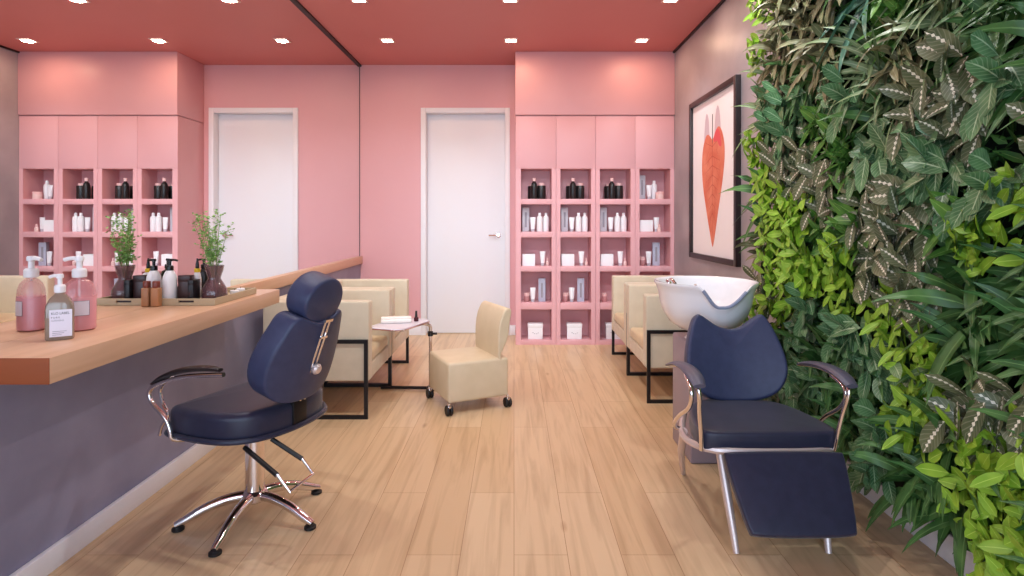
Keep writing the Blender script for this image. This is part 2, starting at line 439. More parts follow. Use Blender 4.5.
# ------------------------------------------------------------------ products on the shelves
def bottle_black():
    t = thing('black_bottle', '', 'bottle')
    MB().lathe([(.026, 0), (.028, .004), (.028, .105), (.022, .130), (.012, .142), (.012, .150)], seg=20).build('body', M['black_bottle'], t)
    MB().lathe([(.015, .148), (.015, .172), (.012, .176)], seg=16).build('cap', M['cap_pink'], t)
    return t
def jar_black():
    t = thing('black_canister', '', 'jar')
    MB().lathe([(.034, 0), (.036, .004), (.036, .108), (.033, .113)], seg=22).build('body', M['black_bottle'], t)
    MB().lathe([(.026, .113), (.026, .130), (.023, .133)], seg=18).build('lid', M['cap_pink'], t)
    return t
def tube_white(h=.118):
    t = thing('cream_tube', '', 'tube')
    b = MB(); rings = []
    MB_ = b
    prof = [(0.0, .016, .016), (.01, .017, .017), (.5, .020, .014), (.9, .023, .006), (1.0, .0235, .003)]
    seg = 16; prev = None
    for f, rx, ry in prof:
        ring = [b.bm.verts.new((rx * math.cos(2 * PI * k / seg), ry * math.sin(2 * PI * k / seg), .022 + f * (h - .022))) for k in range(seg)]
        if prev:
            for k in range(seg): b.bm.faces.new((prev[k], prev[(k + 1) % seg], ring[(k + 1) % seg], ring[k]))
        else: b.bm.faces.new(ring[::-1])
        prev = ring
    b.bm.faces.new(prev)
    b.build('body', M['plasticw'], t)
    MB().lathe([(.014, 0), (.015, .002), (.015, .021), (.013, .023)], seg=16).build('cap', M['box_grey'], t)
    return t
def bottle_white():
    t = thing('lotion_bottle', '', 'bottle')
    MB().lathe([(.023, 0), (.025, .004), (.025, .105), (.022, .122), (.012, .130)], seg=20).build('body', M['plasticw'], t)
    MB().lathe([(.013, .129), (.012, .152), (.009, .156)], seg=16).build('cap', M['carton'], t)
    return t
def carton(w, d, h, m, name, letter=True):
    t = thing(name, '', 'box')
    MB().b2((-w / 2, -d / 2, 0), (w / 2, d / 2, h), .002).build('body', m, t)
    if letter:
        p = MB().b2((-w * .14, -d / 2 - .0006, h * .18), (w * .14, -d / 2, h * .80))
        p.build('print_panel', M['inkg'], t, smooth=False)
        for k in range(6):
            pass
    return t
def white_box(w, d, h, lid):
    t = thing('lidded_box' if lid else 'white_carton', '', 'box')
    if lid:
        MB().b2((-w / 2 + .003, -d / 2 + .003, 0), (w / 2 - .003, d / 2 - .003, h - .03), .002).build('body', M['carton'], t)
        MB().b2((-w / 2, -d / 2, h - .035), (w / 2, d / 2, h), .003).build('lid', M['carton'], t)
        s = MB()
        for k, (x, z, q) in enumerate(((-.028, .058, .012), (-.012, .050, .010), (.006, .048, .012), (.022, .056, .010))):
            s.b2((x, -d / 2 + .0022, z), (x + q, -d / 2 + .003, z + .004))
        s.build('print_mark', M['inkg'], t, smooth=False)
    else:
        MB().b2((-w / 2, -d / 2, 0), (w / 2, d / 2, h), .002).build('body', M['carton'], t)
    return t
def small_jar(m, h=.045, r=.024):
    t = thing('cream_jar', '', 'jar')
    MB().lathe([(r * .94, 0), (r, .003), (r, h * .62), (r * .94, h * .66)], seg=18).build('body', m, t)
    MB().lathe([(r * .98, h * .64), (r, h * .68), (r, h * .96), (r * .92, h)], seg=18).build('lid', M['cap_pink'], t)
    return t
def dropper(m, h=.062):
    t = thing('small_bottle', '', 'bottle')
    MB().lathe([(.014, 0), (.015, .002), (.015, h * .5), (.007, h * .62)], seg=14).build('body', m, t)
    MB().lathe([(.008, h * .6), (.008, h * .92), (.006, h)], seg=12).build('cap', M['cap_pink'], t)
    return t
protos = {}
def put(kind, maker, i, row, dx, dy, label, group, rz=0):
    z = ROWS[row][0] + .0005; K = 1.0 if kind in ('wb', 'lb') else 1.13
    loc = (CEN[i] + dx, YC + dy, z)
    if kind not in protos:
        o = maker(); protos[kind] = o; o.location = loc; o.scale = (K, K, K); o.rotation_euler = (0, 0, rz); o['label'] = label; o['group'] = group
    else:
        o = dup(protos[kind], loc, rz, label, group)
    return o
RN = ['top', 'second highest', 'middle', 'second lowest', 'bottom']
for i in range(3):
    c = CN[i]
    put('bb', bottle_black, i, 0, -.018, .085, f'tall black bottle with a pink cap, top cubby, {c}', 'black bottles in the top cubbies')
    put('jb', jar_black, i, 0, .052, .115, f'wide black canister right of the tall bottle, top cubby, {c}', 'black canisters in the top cubbies')
    put('jb', jar_black, i, 0, -.034, .195, f'black canister behind the tall bottle, top cubby, {c}', 'black canisters in the top cubbies')
    put('bg', lambda: carton(.058, .045, .200, M['box_grey'], 'tall_carton'), i, 1, -.098, .12, f'tall grey carton, left end, second cubby down, {c}', 'tall cartons on the shelves', R(8))
    put('tw', tube_white, i, 1, -.030, .08, f'white cream tube between carton and bottles, second cubby down, {c}', 'cream tubes on the shelves')
    put('bw', bottle_white, i, 1, .034, .085, f'white lotion bottle beside the tube, second cubby down, {c}', 'white lotion bottles')
    put('bw', bottle_white, i, 1, .094, .10, f'white lotion bottle at the right end, second cubby down, {c}', 'white lotion bottles')
    put('wb', lambda: white_box(.118, .10, .108, False), i, 2, -.068, .10, f'plain white box, left half, middle cubby, {c}', 'white boxes in the middle cubbies')
    put('tw', tube_white, i, 2, .062, .09, f'white cream tube beside the white box, middle cubby, {c}', 'cream tubes on the shelves')
    put('dw', lambda: dropper(M['jar_pink']), i, 2, .108, .10, f'tiny pale pink bottle at the right, middle cubby, {c}', 'tiny pink bottles')
    put('jr', lambda: small_jar(M['jar_rose'], .072, .022), i, 3, -.088, .09, f'small rose jar at the left, fourth cubby down, {c}', 'rose jars on the shelves')
    if i < 2:
        put('jr', None, i, 3, -.050, .15, f'small rose jar set behind the tube, fourth cubby down, {c}', 'rose jars on the shelves')
        put('tw', tube_white, i, 3, -.030, .075, f'white cream tube in the centre, fourth cubby down, {c}', 'cream tubes on the shelves')
        put('bl', lambda: carton(.058, .045, .192, M['box_blue'], 'tall_carton'), i, 3, .058, .11, f'tall blue-grey carton at the right, fourth cubby down, {c}', 'tall cartons on the shelves', R(-6))
    put('lb', lambda: white_box(.142, .11, .142, True), i, 4, -.005, .10, f'white lidded box with a small printed mark, bottom cubby, {c}', 'white lidded boxes', R(-3))
c = CN[3]
put('bg', None, 3, 0, -.098, .14, f'tall grey carton, top cubby, {c}', 'tall cartons on the shelves', R(10))
put('tw', None, 3, 0, -.032, .10, f'white cream tube, top cubby, {c}', 'cream tubes on the shelves')
put('bw', None, 3, 0, .022, .13, f'white lotion bottle, top cubby, {c}', 'white lotion bottles')
put('jp', lambda: small_jar(M['jar_pink'], .060, .034), 3, 0, .058, .06, f'wide pale pink jar, top cubby, {c}', 'pale pink jars')
put('wb', None, 3, 1, -.066, .10, f'plain white box in second cubby down, {c}', 'white boxes in the middle cubbies')
put('tw', None, 3, 1, .034, .09, f'white cream tube in second cubby down, {c}', 'cream tubes on the shelves')
put('dw', None, 3, 1, .048, .04, f'tiny pale pink bottle in second cubby down, {c}', 'tiny pink bottles')
put('jr', None, 3, 2, -.098, .09, f'small rose jar at the left, middle cubby, {c}', 'rose jars on the shelves')
put('tw', None, 3, 2, -.040, .08, f'white cream tube, middle cubby, {c}', 'cream tubes on the shelves')
put('bl', None, 3, 2, .035, .11, f'tall blue-grey carton, middle cubby, {c}', 'tall cartons on the shelves', R(-8))

# ------------------------------------------------------------------ downlights and added fill beams
def downlight(x, y, label):
    t = thing('recessed_downlight', label, 'ceiling light', (x, y, H), 0, 'recessed ceiling downlights')
    fr = MB(); s, q = .057, .043
    fr.b2((-s, -s, -.006), (s, -q, 0)).b2((-s, q, -.006), (s, s, 0)).b2((-s, -q, -.006), (-q, q, 0)).b2((q, -q, -.006), (s, q, 0))
    fr.build('trim_ring', M['lampring'], t, smooth=False)
    MB().b2((-q, -q, -.004), (q, q, -.0005)).build('diffuser', M['lamp'], t, smooth=False)
WARM_W, COOL_FILL_W, WINDOW_FILL_W = (1.75, 2.4, 3.7, 5.7), 1.12, 64
def beam(x, y, p, spread, col, tilt=0, size=.085):
    L = bpy.data.lights.new('downlight_and_fill_beam', 'AREA'); L.shape = 'DISK'; L.size = size; L.energy = p; L.color = col; L.spread = R(spread)
    o = bpy.data.objects.new('downlight_and_fill_beam', L); COL.objects.link(o); o.location = (x, y, H - .010 - .5 * size * math.sin(R(tilt))); o.rotation_euler = (R(tilt), 0, 0)
names = {(-1, 0): 'square ceiling downlight near the mirror, row closest to the pink back wall', (0, 0): 'square ceiling downlight mid ceiling, row closest to the pink back wall', (1, 0): 'square ceiling downlight above the shelf towers, row closest to the back wall',
         (-1, 1): 'square ceiling downlight near the mirror, cut by the upper picture edge', (0, 1): 'square ceiling downlight mid ceiling, cut by the upper picture edge', (1, 1): 'square ceiling downlight near the grey wall, cut by the upper picture edge'}
for r_, y in enumerate((5.08, 4.13, 3.18, 2.23)):
    for k, x in ((-1, -1.09), (0, -.026), (1, 1.10)):
        if r_ < 2: downlight(x, y, names[(k, r_)])
        beam(x, y, WARM_W[r_], 178, ((1.0, .60, .36), (1.0, .70, .50), (.98, .95, .92), (.97, .96, .95))[r_])  # the two rows nearest the camera are added light, assumed lamps without fixtures
        if r_ >= 1: beam(x, y + .03, COOL_FILL_W, 72, (.70, .88, 1.0), (0, 36, 46, 47)[r_], .06)   # added cool fill, no fixture of its own, tilted towards the back wall

# ------------------------------------------------------------------ picture
pc = thing('framed_picture', 'framed red leaf print in a black frame on the grey wall', 'picture', (XR, 4.36, 1.475))
W2, H2, fw, fd = .515, .628, .040, .036
fr = MB()
fr.b2((-fd, -W2, -H2), (0, -W2 + fw, H2), .002).b2((-fd, W2 - fw, -H2), (0, W2, H2), .002)
fr.b2((-fd, -W2 + fw, H2 - fw), (0, W2 - fw, H2), .002).b2((-fd, -W2 + fw, -H2), (0, W2 - fw, -H2 + fw), .002)
fr.build('frame', M['frame'], pc)
MB().b2((-.012, -W2 + fw, -H2 + fw), (-.002, W2 - fw, H2 - fw)).build('mount_board', M['mount'], pc, smooth=False)
def flat(pts, x, name, m, sm=2, parent=pc):
    P = smooth_closed(pts, sm)
    b = MB(); f = b.bm.faces.new([b.bm.verts.new((x, -p[0], p[1])) for p in P])
    g = bmesh.ops.extrude_face_region(b.bm, geom=[f])
    for v in g['geom']:
        if isinstance(v, bmesh.types.BMVert): v.co.x -= .0006
    return b.build(name, m, parent, smooth=False)
# outline points: (towards the camera is negative local y, i.e. positive here), up
flat([(-.20, .08), (-.19, .34), (-.15, .50), (-.09, .46), (-.07, .33), (-.05, .2), (-.06, .05)], -.0122, 'mauve_wash', M['leafshadow'])
flat([(.03, .2), (.05, .42), (.10, .52), (.15, .47), (.17, .34), (.19, .22), (.1, .1)], -.0122, 'mauve_wash', M['leafshadow'])
leaf = [(1.16 * a, b) for a, b in [(0, .26), (-.05, .31), (-.11, .33), (-.17, .27), (-.21, .16), (-.205, .0), (-.16, -.15), (-.10, -.30), (-.04, -.44), (-.005, -.52), (.01, -.52),
        (.05, -.42), (.11, -.24), (.17, -.08), (.215, .08), (.22, .20), (.18, .30), (.12, .36), (.06, .33)]]
flat(leaf, -.0132, 'leaf_print', M['leafart'], 3)
flat([(.02, .27), (.06, .32), (.12, .345), (.17, .29), (.2, .2), (.15, .2), (.1, .26), (.05, .24)], -.0142, 'leaf_blush', M['leafart2'])
vn = MB()
def vein(p, q, w0, w1):
    d = Vector((q[0] - p[0], q[1] - p[1])).normalized(); n = Vector((-d.y, d.x))
    vs = [(p[0] + n.x * w0, p[1] + n.y * w0), (p[0] - n.x * w0, p[1] - n.y * w0), (q[0] - n.x * w1, q[1] - n.y * w1), (q[0] + n.x * w1, q[1] + n.y * w1)]
    vn.bm.faces.new([vn.bm.verts.new((-.0146, -a, b)) for a, b in vs])
vein((0, .25), (0, -.5), .004, .001)
for k in range(8):
    z = .22 - .07 * k; w = .17 * (1 - max(0, k - 2) / 7.5)
    for s in (-1, 1): vein((0, z), (s * w, z - .05 + (.10 if k == 0 else 0)), .0022, .0006); vein((s * w * .5, z - .025), (s * w * .8, z - .09), .0014, .0004)
vn.build('leaf_veins', M['leafvein'], pc, smooth=False)
MB().b2((-.0145, -.004, .24), (-.0122, .004, .46)).build('leaf_stalk', M['frame'], pc, smooth=False)

# ------------------------------------------------------------------ armchairs
def armchair(label, y, side, group='beige armchairs'):
    t = thing('armchair', label, 'armchair', (-.842, y, 0), 0 if side < 0 else PI, group)
    return t
def armchair_parts(t):
    # local: front plane x = 0, body runs to x = -.62; width 0..0.66 along +y
    Wd, D, a = .656, .62, .085
    for y0 in (0.006, Wd - a - .006):
        arm = MB().b2((-D, y0, .215), (0, y0 + a, .68), .012, 3).build('arm', M['beige'], t)
    MB().b2((-D, a + .008, .215), (-D + .11, Wd - a - .008, .68), .012, 3).build('backrest', M['beige'], t)
    MB().b2((-D + .112, a + .008, .215), (-.004, Wd - a - .008, .305), .008).build('seat_base', M['beige'], t)
    out = rrect(D - .125, Wd - 2 * a - .024, .025, 4)
    MB().pad(out, .072, .02, Matrix.Translation((-(D - .125) / 2 - .115 + .108, Wd / 2, .306)), puff=.012).build('seat_cushion', M['beige2'], t)
    for y0 in (-.008, Wd - .008):
        f = MB(); w = .022; x1 = -.005; x0 = -.47
        f.b2((x1 - w, y0, 0), (x1, y0 + .014, .46)).b2((x0, y0, 0), (x0 + w, y0 + .014, .46)).b2((x0 + w, y0, 0), (x1 - w, y0 + .014, w)).b2((x0 + w, y0, .46 - w), (x1 - w, y0 + .014, .46))
        f.build('leg_frame', M['black'], t, smooth=False)
ac = armchair('beige armchair with a black steel frame, on the mirror side behind the salon chair', 3.422, -1)
armchair_parts(ac)
dup(ac, (-.842, 4.0945, 0), 0, 'beige armchair on the mirror side, closest to the pink back wall')
# right-hand chairs face the mirror: turned half round, so their local y runs towards the camera
dup(ac, (.832, 4.372, 0), PI, 'beige armchair against the grey wall, next to the white wash basin')
dup(ac, (.832, 5.0445, 0), PI, 'beige armchair against the grey wall, in front of the shelf towers')

# ------------------------------------------------------------------ low stool on casters
st = thing('rolling_stool', 'low cream block chair on casters with a flared backrest', 'stool', (-.293, 3.735, 0), R(-64.7 + 90))
# local: +x towards the back (backrest side), y along the backrest
S = .392
MB().box((0, 0, .188), (S, S, .238), bevel=.018, seg=3).build('seat', M['ivory'], st)
bk = MB()
prof = [(.128, .300), (.125, .42), (.135, .52), (.166, .592), (.190, .612), (.222, .600), (.206, .52), (.195, .42), (.1955, .072), (.165, .072)]
for s in (0,):
    pp = smooth_closed(prof[:-2], 1) + prof[-2:]
    A = [bk.bm.verts.new((x, -S / 2 + .002, z)) for x, z in pp]; B = [bk.bm.verts.new((x, S / 2 - .002, z)) for x, z in pp]
    n = len(pp)
    for i in range(n): bk.bm.faces.new((A[i], A[(i + 1) % n], B[(i + 1) % n], B[i]))
    bk.bm.faces.new(A[::-1]); bk.bm.faces.new(B)
bk2 = bk.build('backrest', M['ivory'], st)
bv = bk2.modifiers.new('round', 'BEVEL'); bv.width = .008; bv.segments = 2; bv.limit_method = 'ANGLE'
for sx in (-1, 1):
    for sy in (-1, 1):
        cx, cy = sx * (S / 2 - .006), sy * (S / 2 - .006)
        cs = MB().lathe([(.010, .045), (.010, .072)], (cx, cy, 0), 10).box((cx, cy, .052), (.022, .040, .018), bevel=.004).build('caster', M['chrome'], st)
        wl_ = MB()
        for q in (-1, 1):
            wl_.lathe([(.004, -.008), (.027, -.008), (.030, -.004), (.030, .004), (.027, .008), (.004, .008)], (cx + q * .011, cy, .030), 18, rot=Matrix.Rotation(R(90), 4, 'Y'))
        wl_.build('wheel', M['rubber'], cs)

# ------------------------------------------------------------------ manicure tray table
tt = thing('tray_table', 'small lilac tray table on a chrome post beside the cream stool', 'table', (-.565, 3.99, 0), 0)
ux = Vector((.137, .37, 0)).normalized(); ang = math.atan2(ux.y, ux.x)
cen = Vector((-.748 + .565, 3.868 - 3.99, .458))
MB().pad(rrect(.40, .25, .05, 6), .020, .006, Matrix.Translation(cen) @ Matrix.Rotation(ang, 4, 'Z')).build('tabletop', M['tabletop'], tt)
ed = [(cen + Matrix.Rotation(ang, 3, 'Z') @ Vector((x, y, .009))) for x, y in rrect(.404, .254, .051, 6)]
MB().tube(ed + ed[:1], .0055, 6).build('edge_band', M['chrome'], tt)
MB().tube([(-.10, -.03, .455), (-.03, -.01, .455), (0, 0, .44), (0, 0, .40), (0, 0, .022)], .011, 10, 2).build('post', M['chrome'], tt)
MB().lathe([(.018, 0), (.018, .03), (.012, .034)], (0, 0, .37), 14).tube([(.012, 0, .385), (.045, 0, .385)], .008, 8).build('clamp_knob', M['plastic_black'], tt)
ft = MB(); ft.tube([(0, 0, .018), (-.34, .03, .014)], .011, 8).lathe([(.03, .002), (.03, .026), (.015, .034)], (0, 0, 0), 14)
ft.build('foot', M['black'], tt)
tw = thing('folded_towel', 'folded white towel lying on the lilac tray table', 'towel', (-.775, 3.885, .4785), R(12))
MB().pad(rrect(.20, .085, .015, 4), .026, .011, puff=.003).build('towel_body', M['towel'], tw)
MB().pad(rrect(.196, .070, .014, 4), .010, .004, Matrix.Translation((0, .004, .0262)), puff=.002).build('top_fold', M['towel'], tw)
np_ = thing('nail_polish_bottle', 'small dark polish bottle with a black cap on the tray table', 'bottle', (-.652, 3.935, .4785))
MB().lathe([(.014, 0), (.016, .003), (.016, .022), (.007, .030)], seg=16).build('glass', M['polish'], np_)
MB().lathe([(.009, .030), (.007, .068), (.005, .070)], seg=12).build('cap', M['plastic_black'], np_)

# ------------------------------------------------------------------ salon styling chair
SX, SY, SRZ = -1.01, 2.30, R(68)
ch = thing('salon_chair', 'navy hydraulic salon chair with round headrest and chrome star base', 'salon chair', (SX, SY, 0), SRZ)
for a in (203, 265, 340, 48, 117):
    b = R(a) - SRZ; d = Vector((math.cos(b), math.sin(b), 0))
    lg = MB().tube([d * .02 + Vector((0, 0, .088)), d * .09 + Vector((0, 0, .088)), d * .17 + Vector((0, 0, .068)), d * .235 + Vector((0, 0, .036)), d * .272 + Vector((0, 0, .021))], .017, 10, 2, rads=[.020, .019, .018, .016, .012], flat=1.0).build('base_leg', M['chrome'], ch)
    MB().lathe([(.019, 0), (.022, .002), (.022, .010), (.016, .014)], tuple(d * .262), 16).build('foot_pad', M['rubber'], lg)
MB().lathe([(.030, .060), (.046, .072), (.048, .096), (.040, .106), (.033, .112)], seg=24).build('hub', M['chrome'], ch)
MB().lathe([(.036, .100), (.036, .30), (.030, .305), (.030, .365)], seg=24).build('column', M['chrome'], ch)
MB().box((0, -.02, .366), (.22, .20, .014), bevel=.004).build('seat_plate', M['black'], ch)
def wl2l(p):     # world -> salon chair local
    v = Matrix.Rotation(-SRZ, 3, 'Z') @ (Vector(p) - Vector((SX, SY, 0))); return v
lv = [wl2l(p) for p in ((-1.0, 2.14, .372), (-.945, 2.07, .358), (-.795, 1.98, .300), (-.752, 1.975, .245), (-.715, 2.10, .252), (-.76, 2.115, .300), (-.875, 2.13, .366))]
lvr = MB().tube(lv[1:], .006, 8).build('foot_lever', M['chrome'], ch)
MB().tube([lv[1], lv[2]], .0085, 8).tube([lv[6], lv[5]], .0085, 8).build('lever_sleeve', M['rubber'], lvr)
# seat
half = [(-.243, .165), (-.254, .10), (-.254, -.04), (-.228, -.135), (-.15, -.202), (0, -.224)]
so = [(-.20, .172)] + half + [(-x, y) for x, y in half[::-1][1:]] + [(.20, .172)]
so = dens(smooth_closed(so, 2), .02)
def ccw(P):
    A = sum(P[i][0] * P[(i + 1) % len(P)][1] - P[(i + 1) % len(P)][0] * P[i][1] for i in range(len(P)))
    return P if A > 0 else P[::-1]
so = ccw(so)
seat = MB().pad(so, .098, .028, Matrix.Translation((0, 0, .385)), puff=.010, rb=.004).build('seat', M['navy2'], ch)
rim = [(x * 1.035, y * 1.035 - .001, .388) for x, y in so]
MB().tube(rim + rim[:1], .010, 8).build('piping', M['navy2'], seat)
# backrest: outline in (x, v); plane tilted back
TILT = R(17)
def backm(v, y0=-.190, z0=.512):
    return Matrix.Translation((0, y0, z0)) @ Matrix.Rotation(TILT, 4, 'X') @ Matrix.Rotation(R(90), 4, 'X')
hb = [(0, -.012), (-.10, -.010), (-.165, .030), (-.188, .105), (-.176, .19), (-.150, .26), (-.132, .312), (-.10, .328), (-.07, .312), (0, .290)]
ob = ccw(dens(smooth_closed(hb + [(-x, y) for x, y in hb[::-1][1:-1]], 2), .02))
def bwarp(v):    # shell curved round the sitter: edges come forward (z is backwards here)
    return Vector((v.x, v.y, v.z - 1.4 * v.x * v.x))
bkr = MB().pad(ob, .105, .010, backm(0) @ Matrix.Translation((0, 0, -.045)), puff=.004, warp=bwarp, rb=.03).build('backrest', M['navy'], ch)
hr = MB()
el = [(.100 * math.cos(2 * PI * k / 40), .090 * math.sin(2 * PI * k / 40)) for k in range(40)]
hr.pad(el, .105, .012, backm(0) @ Matrix.Translation((0, .372, -.060)) , puff=.006, rb=.02)
hr.build('headrest', M['navy'], ch)
rd = MB()
for q in (-.011, .011): rd.tube([(q, -.015, .050), (q, .19, .066), (q, .315, .075)], .0042, 8)
rd.box((0, .245, .071), (.036, .008, .012)).box((0, .312, .076), (.040, .010, .012)).box((0, .0, .052), (.034, .012, .012))
mt = backm(0) @ Matrix.Translation((0, .0, 0))
for v in rd.bm.verts: v.co = mt @ v.co
rods = rd.build('headrest_rods', M['chrome'], ch)
kn = MB().lathe([(.008, 0), (.019, .004), (.021, .016), (.015, .024), (.006, .026)], (0, 0, 0), 12)
for v in kn.bm.verts: v.co = mt @ (v.co + Vector((.004, .118, .062)))
kn.build('adjusting_knob', M['frametube'], ch)
bp_ = MB().box((0, -.215, .44), (.07, .02, .13), bevel=.004).build('back_bracket', M['black'], ch)
for s in (-1, 1):
    path = [(-.285, -.155, .638), (-.287, -.08, .630), (-.288, .05, .612), (-.288, .165, .575), (-.288, .205, .545), (-.288, .19, .505), (-.284, .125, .462), (-.280, .105, .42), (-.278, .10, .374), (-.20, .05, .376)]
    fr = MB().tube([(x * -s, y, z) for x, y, z in path], .008, 10, 2)
    p2 = [(-.262, .12, .598), (-.262, .185, .555), (-.262, .17, .50), (-.262, .13, .46), (-.268, .165, .42), (-.268, .175, .384)]
    fr.tube([(x * -s, y, z) for x, y, z in p2], .006, 8, 2)
    am = fr.build('armrest', M['chrome'], ch)
    pp = [(-.285 * -s, y, z) for y, z in ((-.140, .652), (-.10, .654), (-.03, .648), (.06, .630), (.14, .600), (.19, .572))]
    pd = MB().tube(pp, .02, 12, 2, rads=[.012, .019, .021, .021, .018, .008], flat=.5)
    pd.build('arm_pad', M['padblack'], am)['label'] = 'black arm pad'

# ------------------------------------------------------------------ shampoo chair
WX = .932
wc = thing('shampoo_chair', 'navy reclining shampoo chair with tilted footrest beside the green wall', 'salon chair', (WX, 2.30, 0))
hs = [(0, -.172), (-.20, -.170), (-.245, -.155), (-.258, -.11), (-.225, .10), (-.175, .20), (-.08, .245), (0, .25)]
so2 = ccw(dens(smooth_closed(hs + [(-x, y) for x, y in hs[::-1][1:-1]], 2), .02))
MB().pad(so2, .072, .014, Matrix.Translation((0, 0, .318)), puff=.005, rb=.008).build('seat', M['navy2'], wc)
rail = [(-.20, .24), (-.262, .06), (-.278, -.02), (-.272, -.085), (-.235, -.150), (-.15, -.178), (.15, -.178), (.235, -.150), (.272, -.085), (.278, -.02), (.262, .06), (.20, .24)]
MB().tube([(x, y, .322) for x, y in rail], .013, 8, 2).build('seat_rail', M['frametube'], wc)
for sx in (-1, 1):
    MB().tube([(sx * .175, -.125, .322), (sx * .170, -.20, .16), (sx * .160, -.252, 0.0)], .016, 10, 0, rads=[.017, .016, .011]).build('leg', M['frametube'], wc)
    MB().tube([(sx * .262, .03, .322), (sx * .21, .25, .16), (sx * .162, .385, 0.0)], .015, 10, 0, rads=[.016, .015, .011]).build('leg', M['frametube'], wc)
hb = [(0, .302), (-.055, .315), (-.105, .352), (-.138, .372), (-.162, .35), (-.195, .26), (-.215, .17), (-.212, .10), (-.17, .03), (-.09, .0), (0, -.006)]
ob2 = ccw(dens(smooth_closed(hb + [(-x, y) for x, y in hb[::-1][1:-1]], 2), .02))
# face towards -y (the camera side): x stays, local z -> -y
mb_ = Matrix.Translation((.022, .235, .378)) @ Matrix.Rotation(R(-20), 4, 'X') @ Matrix.Rotation(R(90), 4, 'X')
MB().pad(ob2, .075, .016, mb_ @ Matrix.Translation((0, 0, -.035)), puff=.006, rb=.02, warp=lambda v: Vector((v.x, v.y, v.z + .9 * v.x * v.x))).build('backrest', M['navy'], wc)
bs = MB()
for q in (-.05, .05): bs.tube([(q, .22, .33), (q, .27, .36), (q * .8, .32, .44), (q * .8, .37, .55)], .008, 8, 1)
bs.build('back_stay', M['chrome'], wc)
# footrest
fo = ccw(dens(smooth_closed([(-.215, .0), (-.20, .012), (.20, .012), (.215, 0), (.180, -.242), (.163, -.26), (-.163, -.26), (-.180, -.242)], 2), .02))
mf = Matrix.Translation((.020, -.196, .312)) @ Matrix.Rotation(R(-36), 4, 'X') @ Matrix.Rotation(R(90), 4, 'X')
MB().pad(fo, .035, .010, mf @ Matrix.Translation((0, 0, -.0)), puff=.006).build('footrest', M['navy2'], wc)
for q in (-.12, .12): MB().tube([(q, -.165, .322), (q, -.170, .30), (q, -.22, .21)], .008, 8).build('footrest_bracket', M['frametube'], wc)
for s in (-1, 1):
    X = -.280 if s < 0 else .256
    fr = MB().tube([(X, .16, .555), (X, .02, .585), (X, -.14, .585), (X, -.205, .568), (X * .985, -.215, .535), (X * .96, -.190, .47), (X * .92, -.175, .39), (X * .90, -.16, .322)], .0085, 10, 2)
    fr.tube([(X * 1.02, -.08, .575), (X * 1.04, -.165, .555), (X * 1.04, -.175, .51), (X * 1.03, -.13, .46), (X * 1.06, -.02, .40), (X * 1.07, .05, .335), (X * .93, .05, .322)], .0085, 10, 2)
    am = fr.build('armrest', M['chrome'], wc)
    MB().tube([(X * 1.03, .175, .548), (X, .12, .568), (X, .02, .592), (X, -.10, .602), (X, -.18, .592), (X, -.228, .572)], .026, 12, 2, rads=[.010, .020, .026, .030, .031, .022], flat=.42).build('arm_pad', M['padgrey'], am)['label'] = 'grey arm pad'

# ------------------------------------------------------------------ wash basin on its pedestal
wsn = thing('wash_basin', 'white hair wash basin on a lavender grey pedestal behind the shampoo chair', 'basin', (.955, 2.95, 0))
MB().b2((-.12, -.16, 0), (.13, .16, .565), .010, 3).build('pedestal', M['pedestal'], wsn)
MB().lathe([(.10, .565), (.085, .580), (.075, .60), (.078, .625)], (0, 0, 0), 28).build('collar', M['ceramic'], wsn)
bw = MB(); seg = 120
def notch(th):
    d = (th + PI / 2 + PI) % (2 * PI) - PI
    x = min(1, max(0, (.48 + d) / .42 if d < 0 else (.76 - d) / .72))
    return x * x * (3 - 2 * x)
prof = [(.26, .605, 0), (.50, .615, 0), (.70, .650, .15), (.82, .70, .35), (.885, .75, .6), (.92, .80, .88), (.965, .832, .97), (1.0, .842, 1), (.995, .852, 1), (.965, .852, 1), (.93, .842, .97), (.885, .80, .85), (.82, .735, .5), (.70, .675, .15), (.45, .64, 0), (.2, .632, 0)]
rings = []
for fr_, z, k in prof:
    ring = []
    for i in range(seg):
        th = 2 * PI * i / seg; nn = notch(th)
        x = fr_ * .248 * math.cos(th); y = fr_ * .262 * math.sin(th) * (1 - .05 * nn)
        ring.append(bw.bm.verts.new((x, y, z - .098 * nn * k)))
    rings.append(ring)
for a, b in zip(rings, rings[1:]):
    for i in range(seg):
        j = (i + 1) % seg; bw.bm.faces.new((a[i], a[j], b[j], b[i]))
bw.bm.faces.new(rings[0][::-1]); bw.bm.faces.new(rings[-1])
bwl = bw.build('bowl', M['ceramic'], wsn, ang=60)
nk = []
for i in range(41):
    th = -PI / 2 + (-.36 + .86 * i / 40); nn = notch(th)
    nk.append((.246 * math.cos(th), .258 * math.sin(th) * (1 - .05 * nn), .850 - .098 * nn))
MB().tube(nk, .008, 8, 0).build('neck_rest', M['neck'], wsn)
fc = MB().lathe([(.020, 0), (.021, .003), (.016, .008), (.016, .040), (.011, .048)], (-.155, .105, .800), 16)
fc.tube([(-.155, .105, .838), (-.145, .075, .852), (-.138, .045, .832)], .009, 10, 2)
fc.build('faucet', M['chrome'], wsn)
MB().tube([(-.098, -.115, .745), (-.100, -.150, .80), (-.098, -.165, .852)], .006, 10, 1, rads=[.010, .007, .006]).tube([(-.098, -.115, .745), (-.06, -.03, .68)], .005, 8).build('spray_handle', M['chrome'], wsn)
MB().lathe([(.022, .634), (.024, .637), (.012, .639)], (0, 0, 0), 18).build('drain', M['chrome'], wsn)

